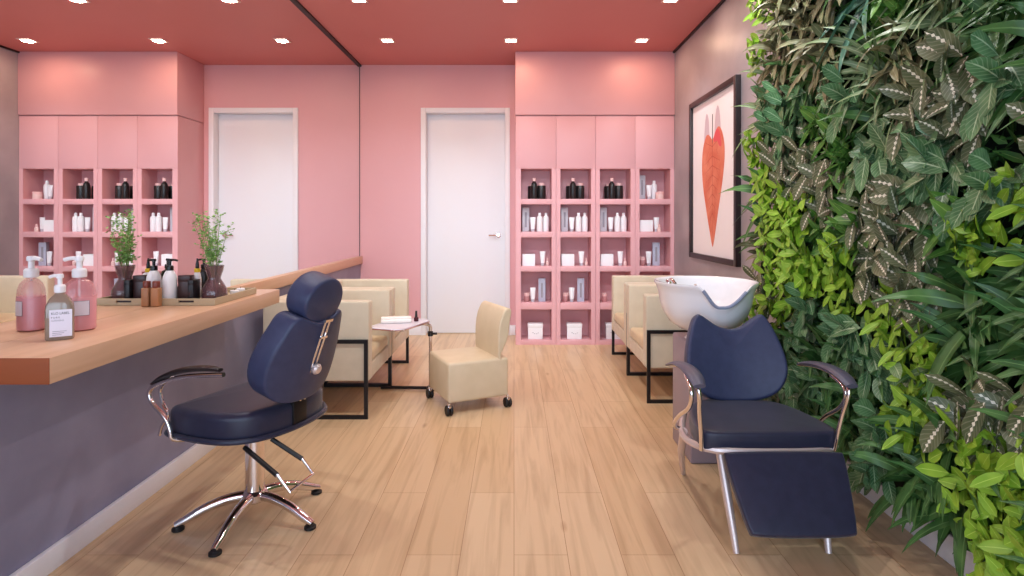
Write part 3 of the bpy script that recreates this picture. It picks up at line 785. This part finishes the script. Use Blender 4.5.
# ------------------------------------------------------------------ things on the counter
Z = CT + .0008
def pump_head(t, z, m, s=1.0, ang=0):
    p = MB()
    p.lathe([(.017 * s, z), (.019 * s, z + .002), (.019 * s, z + .022 * s), (.015 * s, z + .027 * s)], seg=20)
    p.lathe([(.008 * s, z + .026 * s), (.008 * s, z + .048 * s), (.012 * s, z + .050 * s), (.012 * s, z + .060 * s), (.010 * s, z + .064 * s)], seg=16)
    a = Vector((math.cos(ang), math.sin(ang), 0))
    p.tube([Vector((0, 0, z + .057 * s)), a * .022 * s + Vector((0, 0, z + .058 * s)), a * .040 * s + Vector((0, 0, z + .053 * s))], .006 * s, 8, 1)
    return p.build('pump_head', m, t)
# smoky bottle
gb = thing('pump_bottle', 'smoky brown pump bottle with white printed label at the counter end', 'bottle', (-1.412, 1.835, Z), R(32))
gb.scale = (.80, .88, .90)
ol = ccw(dens(smooth_closed([(.046, .024), (.046, -.024), (.034, -.031), (-.034, -.031), (-.046, -.024), (-.046, .024), (-.034, .031), (.034, .031)], 2), .012))
def loft(b, layers, outline, mt=None):
    prev = None
    for f, g, z in layers:
        ring = [b.bm.verts.new((x * f, y * g, z)) for x, y in outline]
        if prev:
            for i in range(len(ring)):
                j = (i + 1) % len(ring); b.bm.faces.new((prev[i], prev[j], ring[j], ring[i]))
        else: b.bm.faces.new(ring[::-1])
        prev = ring
    b.bm.faces.new(prev); return b
loft(MB(), [(.93, .93, 0), (1, 1, .004), (1, 1, .100), (.95, .96, .118), (.74, .82, .138), (.45, .55, .152), (.30, .45, .158), (.30, .45, .166)], ol).build('body', M['greyglass'], gb)
pump_head(gb, .160, M['plasticw'], 1.0, R(150))
MB().b2((-.029, -.0326, .012), (.041, -.0309, .104), .0004).build('label_sheet', M['label'], gb, smooth=False)
rot = Matrix.Rotation(R(90), 4, 'X')
text('label_text', 'KLO LABEL', .0115, M['ink'], gb, Matrix.Translation((-.024, -.0327, .088)) @ rot)
text('label_text', 'P U R E', .0085, M['ink'], gb, Matrix.Translation((-.024, -.0327, .075)) @ rot)
text('label_text', 'CLEANSING', .0075, M['inkg'], gb, Matrix.Translation((-.024, -.0327, .065)) @ rot)
lt = MB()
for k in range(3): lt.b2((-.020, -.0332, .030 - .006 * k), (.024 - .008 * k, -.0326, .0315 - .006 * k))
lt.build('small_print', M['inkg'], gb, smooth=False)
# pink bottle
pb = thing('pump_bottle', 'round-shouldered pink pump bottle with a small white label on the counter', 'bottle', (-1.462, 1.985, Z), R(30))
gl = [(.040, 0), (.047, .004), (.048, .112), (.046, .135), (.038, .156), (.026, .168), (.017, .173), (.017, .184)]
MB().lathe([g_ for g_ in gl if g_[1] > .1], seg=28, sx=1.0, sy=.8, cap=False).build('glass', M['pinkglass'], pb)
MB().lathe([(.040, 0), (.047, .004), (.048, .111), (.047, .113)], seg=28, sx=1, sy=.8).build('liquid', M['pinkliq'], pb)
MB().tube([(0, 0, .113), (0, 0, .178)], .003, 8).build('dip_tube', M['plasticw'], pb)
pump_head(pb, .176, M['plasticw'], 1.12, R(165))
lb = MB(); n = 9
vs = [[(.0492 * math.sin(a), -.0396 * math.cos(a), z) for a in [R(-30 + 68 * k / (n - 1)) for k in range(n)]] for z in (.052, .100)]
va = [[lb.bm.verts.new(p) for p in row] for row in vs]
vb = [[lb.bm.verts.new((p[0] * .985, p[1] * .985, p[2])) for p in row] for row in vs]
for k in range(n - 1):
    lb.bm.faces.new((va[0][k], va[0][k + 1], va[1][k + 1], va[1][k])); lb.bm.faces.new((vb[0][k], vb[0][k + 1], vb[1][k + 1], vb[1][k]))
lb.build('label_sheet', M['label'], pb)
bd = []
for a, z in [(-30, .052), (38, .052), (38, .100), (-30, .100), (-30, .052)]: bd.append((a, z))
lbp = MB()
pts = []
for (a0, z0), (a1, z1) in zip(bd, bd[1:]):
    for k in range(8):
        a = R(a0 + (a1 - a0) * k / 8); z = z0 + (z1 - z0) * k / 8
        pts.append((.0498 * math.sin(a), -.0402 * math.cos(a), z))
lbp.tube(pts + pts[:1], .0007, 5).build('label_border', M['inkg'], pb)
# tray
tr = thing('serving_tray', 'shallow olive beige tray holding the vase and bottles against the mirror', 'tray', (-1.406, 2.74, Z))
hx, hy = .121, .205
MB().b2((-hx, -hy, 0), (hx, hy, .006), .001).build('base', M['tray'], tr)
MB().b2((-hx, hy - .008, .006), (hx, hy, .030), .001).b2((-hx, -hy + .008, .006), (-hx + .008, hy - .008, .030), .001).b2((hx - .008, -hy + .008, .006), (hx, hy - .008, .030), .001).b2((-hx, -hy, .006), (-.035, -hy + .008, .030), .001).b2((.03, -hy, .006), (hx, -hy + .008, .030), .001).b2((-.035, -hy, .006), (.03, -hy + .008, .013)).b2((-.035, -hy, .022), (.03, -hy + .008, .030)).build('rim', M['tray'], tr, smooth=False)
MB().b2((-.034, -hy + .0085, .013), (.029, -hy + .0095, .022)).build('handle_slot', M['brownbox'], tr, smooth=False)
ZT = Z + .0068
# vase and sprigs
va_ = thing('glass_vase', 'waisted brown glass vase on the beige tray holding green sprigs', 'vase', (-1.343, 2.645, ZT))
va_.scale = (1.1, 1.1, 1.0)
pv = [(.030, 0), (.046, .004), (.050, .025), (.048, .050), (.036, .075), (.024, .098), (.025, .108), (.033, .135), (.037, .158)]
inn = [(r_ - .003, z) for r_, z in pv[::-1] if z > .003] + [(.0, .006)]
MB().lathe(pv + inn, seg=32, cap=True).build('body', M['vase'], va_)
MB().lathe([(0, .007), (.0425, .008), (.0455, .025), (.0438, .050), (.036, .066), (0, .066)], seg=24, cap=False).build('water', thin_glass('vase_water', rgb(90, 60, 62), .3), va_)
sp = thing('green_sprigs', 'feathery light green sprigs standing in the brown glass vase', 'plant', (-1.343, 2.645, ZT + .012))
rng = random.Random(5)
stems, lvs = [], MB()
for k in range(11):
    a = rng.uniform(0, 2 * PI); sp_r = rng.uniform(.02, .090); hh = rng.uniform(.30, .385)
    p0 = Vector((.015 * math.cos(a + 2.5), .015 * math.sin(a + 2.5), 0)); p1 = Vector((.008 * math.cos(a), .008 * math.sin(a), .10)); p2 = Vector((sp_r * .5 * math.cos(a), sp_r * .5 * math.sin(a), hh * .65)); p3 = Vector((sp_r * math.cos(a), sp_r * math.sin(a), hh))
    MB().tube([p0, p1, p2, p3], .0016, 5, 2, rads=[.0018, .0018, .0014, .0006]).build('stem', M['stem'], sp)
    tws = []
    for q in range(18):
        f = .42 + .58 * q / 17
        base = p1.lerp(p2, (f - .2) / .5) if f < .7 else p2.lerp(p3, (f - .7) / .3)
        aa = rng.uniform(0, 2 * PI); ln = rng.uniform(.018, .042) * (1.15 - f * .4)
        tip = base + Vector((math.cos(aa) * ln, math.sin(aa) * ln, ln * .55))
        for s in range(4):
            c_ = base.lerp(tip, .3 + .23 * s); az = rng.uniform(0, 2 * PI)
            d = Vector((math.cos(az), math.sin(az), rng.uniform(-.1, .8))).normalized(); n_ = d.cross(Vector((rng.uniform(-1, 1), rng.uniform(-1, 1), 1))).normalized()
            L = rng.uniform(.011, .018); w = L * .38
            lvs.poly([c_, c_ + d * L * .5 + n_ * w, c_ + d * L, c_ + d * L * .5 - n_ * w])
lvs.build('sprig_leaves', M['sprig'], sp, smooth=False)
# bottles and boxes on / by the tray
bx = thing('product_box', 'dark brown glossy box standing on the beige tray', 'box', (-1.445, 2.60, ZT), R(0))
MB().b2((-.026, -.02, 0), (.026, .02, .116), .003).build('body', M['brownbox'], bx)
MB().b2((-.0265, -.0205, .090), (.0265, .0205, .118), .002).build('lid', M['brownbox'], bx)
bx2 = thing('product_box', 'slim black box beside the yellow-collared bottle on the tray', 'box', (-1.405, 2.590, ZT), R(0))
MB().b2((-.0115, -.03, 0), (.0115, .03, .098), .002).build('body', M['blackbox'], bx2)
MB().b2((-.012, -.0305, .078), (.012, .0305, .0995), .002).build('lid', M['blackbox'], bx2)
YB_S = 1.13
yb = thing('dropper_bottle', 'flat white bottle with yellow collar and black tip on the tray', 'bottle', (-1.432, 2.668, ZT), R(-60))
ov = [(.040 * math.cos(2 * PI * k / 28), .017 * math.sin(2 * PI * k / 28)) for k in range(28)]
loft(MB(), [(.92, .92, 0), (1, 1, .004), (1, 1, .070), (.9, .95, .088), (.6, .8, .104), (.26, .6, .112)], ov).build('body', M['plasticw'], yb)
MB().lathe([(.0125, .111), (.013, .113), (.013, .124), (.011, .126)], seg=18).build('collar', M['yellow'], yb)
MB().lathe([(.007, .126), (.008, .128), (.0075, .142), (.004, .158), (.0035, .166)], seg=14).build('tip', M['plastic_black'], yb)
tx = MB()
for k in range(4):
    tx.b2((-.018, -.0185, .020 + .013 * k), (.018, -.0168, .025 + .013 * k)); tx.b2((-.018, .0168, .020 + .013 * k), (.018, .0185, .025 + .013 * k))
tx.build('printed_lines', M['ink'], yb, smooth=False)
yb.scale = (1, 1, YB_S)
kb = thing('pump_bottle', 'tall black pump bottle half hidden behind the brown glass vase', 'bottle', (-1.458, 2.775, ZT), R(10))
MB().lathe([(.026, 0), (.029, .004), (.029, .105), (.024, .122), (.011, .130), (.011, .140)], seg=22).build('body', M['black_bottle'], kb)
pump_head(kb, .134, M['plastic_black'], .72, R(200))
wp = thing('pump_bottle', 'white bottle with a black pump against the mirror beside the tray', 'bottle', (-1.508, 2.585, ZT), R(-86))
ov2 = [(.043 * math.cos(2 * PI * k / 28), .029 * math.sin(2 * PI * k / 28)) for k in range(28)]
ovp = [(.033 * math.cos(2 * PI * k / 28), .028 * math.sin(2 * PI * k / 28)) for k in range(28)]
loft(MB(), [(.92, .92, 0), (1, 1, .004), (1, 1, .095), (.92, .92, .115), (.66, .68, .132), (.34, .42, .142)], ovp).build('body', M['plasticw'], wp)
pump_head(wp, .140, M['plastic_black'], .80, R(100))
tb_ = thing('tan_bottle', 'small tan bottle with a red-brown cap in front of the tray', 'bottle', (-1.523, 2.512, Z))
MB().b2((-.0165, -.0165, 0), (.0165, .0165, .080), .005, 3).build('body', M['tan'], tb_)
MB().lathe([(.014, .080), (.015, .082), (.015, .105), (.013, .108)], seg=18).build('cap', M['amber'], tb_)
db = thing('product_box', 'low dark brown box between the tan bottle and the tray', 'box', (-1.495, 2.680, ZT))
MB().b2((-.022, -.03, 0), (.022, .03, .060), .002).build('body', M['brownbox'], db)
MB().b2((-.0225, -.0305, .046), (.0225, .0305, .0615), .002).build('lid', M['brownbox'], db)
for k, (x, y, lab) in enumerate(((-1.322, 2.79, 'low white candle on the tray, right behind the vase'), (-1.330, 2.87, 'low white candle on the tray, farther from the vase'))):
    cd = thing('candle', lab, 'candle', (x, y, ZT), 0, 'white candles on the tray')
    MB().lathe([(.018, 0), (.020, .002), (.020, .026), (.017, .029)], seg=18).build('wax', M['carton'], cd)
    MB().tube([(0, 0, .028), (0, 0, .036)], .0012, 6).build('wick', M['ink'], cd)

# ------------------------------------------------------------------ the green wall
SPEC = {
 # name: (thing name, look, category, n leaves, length range, width range, profile, droop, out, spread, material)
 'strap': dict(nm='dracaena_plant', look='dark strap-leaved plant', n=17, L=(.15, .27), W=(.028, .044), prof='lance', droop=3.4, out=(.4, 1.1), spread=.03, sp=.125, mats=[leaf_material('strap_leaf', rgb(46, 86, 42), rgb(82, 126, 62), rgb(104, 144, 84), .05)]),
 'pale': dict(nm='spider_plant', look='pale strap-leaved plant', n=22, L=(.16, .27), W=(.018, .030), prof='lance', droop=3.6, out=(.35, 1.05), spread=.03, sp=.125, mats=[leaf_material('pale_strap_leaf', rgb(96, 122, 80), rgb(136, 156, 108), rgb(160, 176, 134), .07)]),
 'lime': dict(nm='pothos_plant', look='lime small-leaved plant', n=40, L=(.050, .085), W=(.026, .040), prof='oval', droop=2.5, out=(.15, .8), spread=.085, sp=.105, mats=[leaf_material('lime_leaf', rgb(112, 158, 36), rgb(150, 190, 58), rgb(170, 206, 90), .03)]),
 'prayer': dict(nm='prayer_plant', look='cream-ribbed brown-green plant', n=18, L=(.085, .125), W=(.046, .062), prof='round', droop=5.0, out=(.15, .5), spread=.080, sp=.125, mats=[leaf_material('prayer_leaf', rgb(72, 86, 56), rgb(112, 120, 84), rgb(232, 228, 208), .055, .045, veins=.12)]),
 'glossy': dict(nm='peperomia_plant', look='glossy oval-leaved plant', n=24, L=(.085, .125), W=(.042, .060), prof='round', droop=4.0, out=(.15, .6), spread=.075, sp=.135, mats=[leaf_material('glossy_leaf', rgb(56, 98, 60), rgb(102, 142, 94), rgb(168, 192, 152), .035, .0, .3, veins=.3)]),
 'olive': dict(nm='hanging_fern', look='olive drooping plant', n=28, L=(.13, .21), W=(.024, .036), prof='blunt', droop=8.0, out=(.5, 1.1), spread=.06, sp=.140, mats=[leaf_material('olive_leaf', rgb(98, 100, 66), rgb(138, 134, 98), rgb(160, 156, 124), .05)]),
 'blue': dict(nm='agave_plant', look='blue-green broad-bladed plant', n=9, L=(.24, .34), W=(.050, .070), prof='lance', droop=1.6, out=(.3, .8), spread=.02, sp=.20, mats=[leaf_material('blue_leaf', rgb(66, 112, 96), rgb(106, 148, 126), rgb(120, 160, 140), .06)]),
 'green': dict(nm='philodendron_plant', look='mid-green pointed-leaf plant', n=26, L=(.085, .14), W=(.030, .046), prof='point', droop=3.0, out=(.4, 1.1), spread=.06, sp=.130, mats=[leaf_material('green_leaf', rgb(58, 108, 42), rgb(98, 146, 60), rgb(126, 166, 84), .04)]),
}
def width_at(prof, t):
    if prof == 'lance': return (math.sin(PI * min(1, t ** .62)) ** .75) if t < 1 else 0
    if prof == 'oval': return math.sin(PI * t ** .85) ** .62 if 0 < t < 1 else 0
    if prof == 'round': return math.sin(PI * t ** .92) ** .52 if 0 < t < 1 else 0
    if prof == 'point': return math.sin(PI * t ** .68) ** .8 if 0 < t < 1 else 0
    return math.sin(PI * t ** 1.15) ** .55 if 0 < t < 1 else 0      # blunt
def blade(bm, uvl, base, d, L, W, prof, droop, seg, fold=.25, rng=random):
    """one leaf: a curved, folded blade with UVs; -x is out of the wall"""
    p = Vector(base); d = d.normalized(); pts = []
    for i in range(seg + 1):
        pts.append((p.copy(), d.copy()))
        ds = L / seg; d = (d + Vector((.12 * droop * ds * (1 if d.x < -.3 else 0), 0, -droop * ds))).normalized(); p = p + d * ds
    face = Vector((-1, rng.uniform(-.35, .35), rng.uniform(.1, .8)))
    rows = []
    for i, (q, t) in enumerate(pts):
        s = t.cross(face)
        s = s.normalized() if s.length > 1e-3 else Vector((0, 1, 0))
        n = s.cross(t).normalized()
        if n.dot(face) < 0: n = -n
        f = i / seg; w = W * .5 * max(.03, width_at(prof, f))
        vs = [q - s * w + n * w * fold, q, q + s * w + n * w * fold]
        rows.append([(bm.verts.new((min(v.x, .030), v.y, v.z)), u, f) for v, u in zip(vs, (0.0, .5, 1.0))])
    for a, b in zip(rows, rows[1:]):
        for k in range(2):
            quad = (a[k], a[k + 1], b[k + 1], b[k])
            try: fc = bm.faces.new([x[0] for x in quad])
            except ValueError: continue
            fc.smooth = True
            for lp, x in zip(fc.loops, quad): lp[uvl].uv = (x[1], x[2])
def clump_mesh(sk, seed):
    s = SPEC[sk]; rng = random.Random(seed); bm = bmesh.new(); uvl = bm.loops.layers.uv.new('UVMap')
    for k in range(s['n']):
        a = 2 * PI * (k + rng.uniform(-.4, .4)) / s['n'] * (3 if s['spread'] > .04 else 1)
        r = s['spread'] * math.sqrt(rng.random()); a2 = rng.uniform(0, 2 * PI)
        base = (rng.uniform(-.06, .01) - (.04 if s['spread'] > .04 else 0), r * math.cos(a2), r * math.sin(a2) + .02)
        o = rng.uniform(*s['out'])
        d = Vector((-o, math.cos(a) + .25 * rng.uniform(-1, 1), math.sin(a) + (.25 if s['prof'] != 'round' else -.55)))
        blade(bm, uvl, base, d, rng.uniform(*s['L']), rng.uniform(*s['W']), s['prof'], s['droop'] * rng.uniform(.7, 1.3), 6 if s['L'][1] > .15 else 5, .22, rng)
    me = bpy.data.meshes.new(s['nm'] + '_leaves'); bm.to_mesh(me); bm.free(); me.materials.append(s['mats'][0])
    return me
REG = [  # patches of the planting, read off the photograph as (x0, x1, y0, y1, kind)
 (730, 1100, -60, 640, 'strap'),
 (740, 768, -60, 45, 'olive'), (766, 788, -20, 26, 'lime'), (758, 796, 15, 56, 'pale'), (784, 828, -60, 72, 'olive'), (744, 776, 50, 86, 'lime'),
 (758, 780, 72, 105, 'blue'), (808, 850, -40, 62, 'olive'), (845, 892, -20, 58, 'blue'), (888, 940, -60, 76, 'green'), (896, 935, 26, 66, 'olive'),
 (828, 906, 58, 116, 'pale'), (812, 862, 92, 128, 'glossy'), (915, 986, -60, 96, 'pale'), (985, 1060, -60, 74, 'strap'), (926, 992, 76, 146, 'prayer'),
 (990, 1060, 108, 150, 'prayer'), (1002, 1060, 0, 26, 'lime'), (982, 1022, 70, 110, 'glossy'), (742, 775, 84, 150, 'pale'), (775, 846, 106, 150, 'glossy'),
 (800, 826, 120, 150, 'green'), (745, 780, 150, 192, 'lime'), (745, 786, 190, 262, 'strap'), (782, 836, 150, 214, 'prayer'), (776, 820, 196, 266, 'lime'), (836, 860, 140, 182, 'green'),
 (858, 936, 150, 206, 'glossy'), (815, 880, 208, 272, 'green'), (838, 872, 214, 240, 'strap'), (874, 942, 190, 254, 'prayer'), (860, 897, 246, 308, 'prayer'), (945, 984, 168, 260, 'green'),
 (935, 1020, 146, 206, 'glossy'), (983, 1060, 196, 260, 'lime'), (745, 783, 258, 314, 'olive'), (762, 784, 270, 314, 'prayer'), (782, 860, 262, 308, 'lime'), (808, 850, 288, 332, 'glossy'),
 (762, 793, 300, 340, 'lime'), (793, 882, 312, 352, 'strap'), (856, 908, 300, 326, 'glossy'), (908, 964, 276, 332, 'prayer'), (878, 922, 318, 352, 'lime'),
 (946, 1060, 256, 378, 'strap'), (780, 882, 330, 396, 'glossy'), (790, 850, 340, 372, 'strap'), (880, 910, 332, 370, 'lime'), (902, 962, 362, 430, 'lime'), (846, 884, 370, 434, 'strap'),
 (876, 920, 370, 474, 'glossy'), (940, 992, 330, 400, 'strap'), (990, 1060, 408, 460, 'prayer'), (975, 1060, 440, 640, 'lime'), (866, 910, 468, 524, 'glossy'), (893, 976, 430, 640, 'strap'),
]
XP, XB = 1.37, XR - .045
def to_img(y, z): return 514 + 590 * XP / y, 219 - 590 * (z - CAMZ) / y
def kind_at(y, z):
    px, py = to_img(y, z); k = 'strap'
    for x0, x1, y0, y1, s in REG + [(968, 1060, 262, 400, 'strap'), (880, 985, 470, 640, 'strap'), (830, 880, 350, 440, 'strap'), (985, 1060, 0, 70, 'strap')]:
        if x0 <= px <= x1 and y0 <= py <= y1: k = s
    return k
prng = random.Random(21)
PY0, PY1, PZ0, PZ1 = .6, 3.20, .16, 2.66
meshes = {k: [clump_mesh(k, 100 * i + hash_) for i, hash_ in enumerate((3, 7, 11, 19))] for k in SPEC}
pts = []
for it_ in range(14000):
    y, z = prng.uniform(PY0, PY1), prng.uniform(PZ0, PZ1)
    k = kind_at(y, z); r = SPEC[k]['sp']
    if k in ('strap', 'pale', 'blue') and it_ < 7000: continue
    if k != 'lime' and z < .20: continue
    if all((y - a) ** 2 + (z - b) ** 2 > (min(r, SPEC[c]['sp']) * .5 + max(r, SPEC[c]['sp']) * .5) ** 2 for a, b, c in pts): pts.append((y, z, k))
rest = []
placed = []
for y, z, k in pts:
    px, py = to_img(y, z)
    m = 30 + 40 / y
    inside = px < 1024 + m * .5 and -m * .8 < py < 576 + m * .5
    (placed if inside else rest).append((y, z, k))
ORD = ['topmost', 'second highest', 'third highest', 'fourth highest', 'fifth highest', 'sixth highest', 'seventh highest', 'eighth highest', 'ninth highest', 'tenth highest', 'eleventh highest', 'twelfth highest', 'thirteenth highest', 'fourteenth highest', 'fifteenth highest', 'sixteenth highest', 'seventeenth highest', 'eighteenth highest', 'nineteenth highest', 'twentieth highest']
STRIP = ['first green-wall strip beside the picture'] + [n_ + ' green-wall strip from the picture' for n_ in ('second', 'third', 'fourth', 'fifth', 'sixth', 'seventh', 'eighth')]
cells = {}
for y, z, k in placed: cells.setdefault((k, min(7, int((PY1 - y) / .235))), []).append((y, z))
placed_objs = []
for (k, s), lst in sorted(cells.items()):
    lst.sort(key=lambda p: -p[1]); sp_ = SPEC[k]
    for r_, (y, z) in enumerate(lst):
        o = bpy.data.objects.new(sp_['nm'], prng.choice(meshes[k])); COL.objects.link(o)
        o.location = (XB - (.035 if k in ('prayer', 'lime', 'glossy') else 0), y, z); o.rotation_euler = (prng.uniform(-.45, .45), 0, 0); sc_ = prng.uniform(.88, 1.18); o.scale = (sc_, sc_, sc_)
        only = 'the only such' if len(lst) == 1 else ORD[r_]
        tag(o, f"{sp_['look']}, {only} in the {STRIP[s]}", 'plant', sp_['look'] + 's on the green wall')
        placed_objs.append(o)
# backing panel and the small undergrowth that closes the gaps
struct(MB().b2((XR - .028, PY0 - .1, .12), (XR - .001, PY1 + .02, H - .02)).build('wall_planting_panel', M['felt'], smooth=False))
ub = bmesh.new(); uvl = ub.loops.layers.uv.new('UVMap')
for _ in range(5200):
    y, z = prng.uniform(PY0 - .05, PY1 + .03), prng.uniform(.14, H - .05)
    a = prng.uniform(0, 2 * PI)
    f0 = len(ub.faces)
    n0 = len(ub.verts)
    blade(ub, uvl, (0, 0, 0), Vector((-prng.uniform(.4, 1.2), math.cos(a), math.sin(a))), prng.uniform(.05, .10), prng.uniform(.018, .034), 'point', 4.0, 3, .2, prng)
    ub.verts.ensure_lookup_table()
    for v in ub.verts[n0:]: v.co += Vector((XR - .045, y, z))
me = bpy.data.meshes.new('foliage'); ub.to_mesh(me); ub.free(); me.materials.append(SPEC['green']['mats'][0]); me.materials.append(SPEC['strap']['mats'][0])
for i, p in enumerate(me.polygons): p.material_index = (i // 6) % 4 != 0
o = bpy.data.objects.new('foliage', me); COL.objects.link(o); o['kind'] = 'stuff'; tag(o, 'small dark green undergrowth filling the gaps between plants on the green wall', 'foliage')
# the planting that runs on past the picture's edge
rb = bmesh.new()
for y, z, k in rest:
    src = prng.choice(meshes[k]); n0 = len(rb.verts); f0 = len(rb.faces)
    rb.from_mesh(src); rb.verts.ensure_lookup_table(); rb.faces.ensure_lookup_table()
    for v in rb.verts[n0:]: v.co += Vector((XB, y, z))
    mi_ = list(SPEC).index(k)
    for f in rb.faces[f0:]: f.material_index = mi_
me = bpy.data.meshes.new('undergrowth'); rb.to_mesh(me); rb.free()
for k in SPEC: me.materials.append(SPEC[k]['mats'][0])
o = bpy.data.objects.new('undergrowth', me); COL.objects.link(o); o['kind'] = 'stuff'; tag(o, 'mixed planting of the green wall running on past the picture edge', 'foliage')
print('PLANTS', len(placed), 'rest', len(rest))


# ------------------------------------------------------------------ light, world, camera
w = bpy.data.worlds.new('sky'); sc.world = w; w.use_nodes = True
bg = w.node_tree.nodes['Background']; bg.inputs['Color'].default_value = (.82, .90, 1.0, 1); bg.inputs['Strength'].default_value = .35
def area(name, loc, rot, sx, sy, p, col):
    L = bpy.data.lights.new(name, 'AREA'); L.shape = 'RECTANGLE'; L.size = sx; L.size_y = sy; L.energy = p; L.color = col
    o = bpy.data.objects.new(name, L); COL.objects.link(o); o.location = loc; o.rotation_euler = rot
    return o
area('added_window_fill', (-.03, YR - .10, 1.31), (R(90), 0, 0), 2.95, 2.36, WINDOW_FILL_W, (.62, .79, 1.0))  # added cool fill light, placed at the assumed window behind the camera
cam = bpy.data.cameras.new('camera'); co = bpy.data.objects.new('camera', cam); COL.objects.link(co)
co.location = (0, 0, CAMZ); co.rotation_euler = (R(90), 0, 0)
cam.sensor_width = 36.0; cam.lens = F / 1024 * 36.0
cam.shift_x = (512 - 514) / 1024.0
cam.shift_y = (219 - 288) / 1024.0
cam.clip_start = .05
sc.camera = co
vs = sc.view_settings
vs.view_transform = 'Standard'; vs.look = 'None'; vs.gamma = 1.0; vs.use_curve_mapping = False
vs.exposure = 0.62
sc.cycles.use_denoising = True
sc.cycles.max_bounces = 10; sc.cycles.diffuse_bounces = 5; sc.cycles.glossy_bounces = 6; sc.cycles.transmission_bounces = 8
sc.cycles.caustics_reflective = True; sc.cycles.blur_glossy = 0.6; sc.cycles.caustics_refractive = False
sc.cycles.sample_clamp_indirect = 6.0
